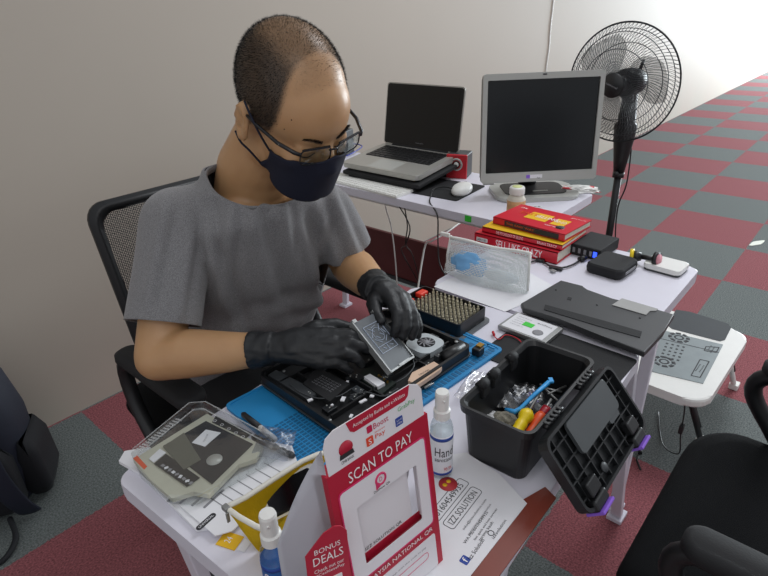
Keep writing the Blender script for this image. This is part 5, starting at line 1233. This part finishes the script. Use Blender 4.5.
NVY = mat('mask_navy', '10152a', .8, var=.05, vs=300, bump=.2, bs=900)
mk = a.build('face_mask', NVY, body, label='plain navy cloth face mask')
for i_, s_ in ((0, -1), (nu, 1)):
    top, bot = mp3(G[i_][nv-1]), mp3(G[i_][1])
    for P_ in ([top, HL @ V((s_*.079, .030, .000)), HL @ V((s_*.084, .006, .022)), HL @ V((s_*.082, -.010, .028))], [bot, HL @ V((s_*.079, .012, -.052)), HL @ V((s_*.084, -.006, -.048)), HL @ V((s_*.086, -.020, -.036))]):
        a = MB(); a.tube(smooth_path(P_), .0017, n=6); a.build('ear_loop', NVY, mk)
# ---- glasses
gl = bpy.data.objects.new('glasses', None); COL.objects.link(gl); gl.parent = body; gl.empty_display_size = .01; gl['label'] = 'black-framed rectangular glasses'
FRM = mat('glasses_black', '101014', .25)
for s_ in (-1, 1):
    X = HL @ TR(s_*.0315, .108, .006, 0, 0, 0) @ Matrix.Rotation(s_*Rd(-10), 4, 'Z') @ Matrix.Rotation(Rd(90+8), 4, 'X')
    a = MB(); po, pi_ = rr(.052, .029, .010), rr(.0495, .0265, .0085); a.ring(po, pi_, -.0010, .0010, M=X); a.box((0, .0135, 0), (.046, .0030, .0034), M=X, bev=.0008); a.build('rim', FRM, gl)
    a = MB(); a.prism(pi_, -.0004, .0004, M=X); a.build('lens', clearmat('lens_clear', 'eef2f2', .05, .02) if 'lens_clear' not in MATS else MATS['lens_clear'], gl)
    a = MB(); a.tube([HL @ V(p_) for p_ in ((s_*.057, .104, .014), (s_*.064, .097, .015), (s_*.075, .070, .014), (s_*.081, .02, .010), (s_*.082, -.008, .008), (s_*.081, -.030, -.012))], [.0028, .0032, .0030, .0026, .0022, .0016], n=8); a.build('temple_arm', FRM, gl)
    a = MB(); a.ball((s_*.011, .101, -.006), (.002, .004, .006), M=HL); a.build('nose_pad', CLR, gl)
    a = MB(); a.box((s_*.0765, .066, .0140), (.0012, .018, .003), rot=(0, 0, s_*.1), M=HL, bev=.0004); a.build('silver_trim', CHR, gl)
a = MB(); a.tube([HL @ V(p_) for p_ in ((-.009, .110, .012), (0, .114, .015), (.009, .110, .012))], .0016, n=8); a.build('bridge', FRM, gl)
# ---- brows and lashes
BR = mat('brow_dark', '2a211c', .8)
for s_ in (-1, 1):
    bb = bmesh.new(); random.seed(5)
    for i in range(260):
        u = random.random(); x = s_*(.014+.036*u); z = .017+.007*sin(pi*u*.7)+random.uniform(-.003, .003)*(1-.5*u)
        q = cast((x*1.5, .2, z), (x*.3, 0, z)); n_ = (q-V((0, .0, z))).normalized(); d_ = V((s_*.9, .15, .25+random.uniform(-.3, .3))).normalized(); o_ = HL @ (q+n_*.0003); e_ = HL.to_3x3() @ d_; w2 = (HL.to_3x3() @ n_).cross(e_).normalized()*.0004
        bb.faces.new((bb.verts.new(o_-w2), bb.verts.new(o_+w2), bb.verts.new(o_+e_*.006+(HL.to_3x3() @ n_)*.001)))
    a = MB(); a.bm.free(); a.bm = bb; a.build('eyebrow', BR, body)
    pts = []
    for u in [i/8 for i in range(9)]:
        x = s_*(.019+.027*u); z = -.006-.004*sin(pi*u); q = cast((x, .2, z), (x, 0, z)); pts.append(HL @ (q+V((0, .0004, 0))))
    a = MB(); a.tube(pts, .0009, n=6); a.build('eyelash_line', BR, body)
for hp in ((.058, .04, .048), (.072, .04, .028)):
    q = cast((hp[0]*3, hp[1]*3+.05, hp[2]), (0, .02, hp[2])); a = MB(); a.ball(q, .0010, M=HL, u=8, v=6); a.build('mole', BR, body)
bmh.free()
# ---- collar rib following the neckline
a = MB(); rings = []
for off, lift in ((.0006, -.013), (.0022, -.008), (.0022, -.001), (.0008, .0015), (-.0016, .0005), (-.0024, -.012)):
    rings.append([nk+ex*R_[k]*cos(2*pi*k/60)+ey*R_[k]*sin(2*pi*k/60)+nn_*lift+(ex*cos(2*pi*k/60)+ey*sin(2*pi*k/60))*(off-lift*.35 if lift < 0 and off > 0 else off) for k in range(60)])
a.loft(rings+[rings[0]], cap=False)
a.build('collar', SHIRT, bpy.data.objects['t_shirt'])
# ---- trousers and shoes
tr = MB()
ell_loft(tr, [(J['pelvis']-V((0, 0, .055)), .150, .12, 0), (J['pelvis']-V((0, 0, .03)), .170, .135, 0), (J['pelvis']+V((0, 0, .03)), .168, .130, 0), (J['pelvis']+V((0, 0, .06)), .150, .12, 0)])
for s_ in (-1, 1):
    h_ = J['pelvis']+V((s_*.085, -.02, -.01)); k_ = V((s_*.11, -.40, .54)); an = V((s_*.12, -.36, .10))
    chain(tr, [h_, mid(h_, k_, .5), k_, mid(k_, an, .35, (0, .012, 0)), an], [.090, .082, .065, .062, .052], n=18)
tr = remesh(tr, .006, 5)
tr.build('trousers', mat('trousers_black', '17181b', .85, bump=.3), body)
for s_ in (-1, 1):
    a = MB(); an = V((s_*.12, -.36, .0)); a.loft([[an+V((x, y-.06, z)) for x, y in rr(w_, d_, w_*.45, 6)] for z, w_, d_ in ((.001, .09, .27), (.02, .098, .28), (.05, .092, .25), (.075, .08, .16))]); a.build('shoe', KM, body)
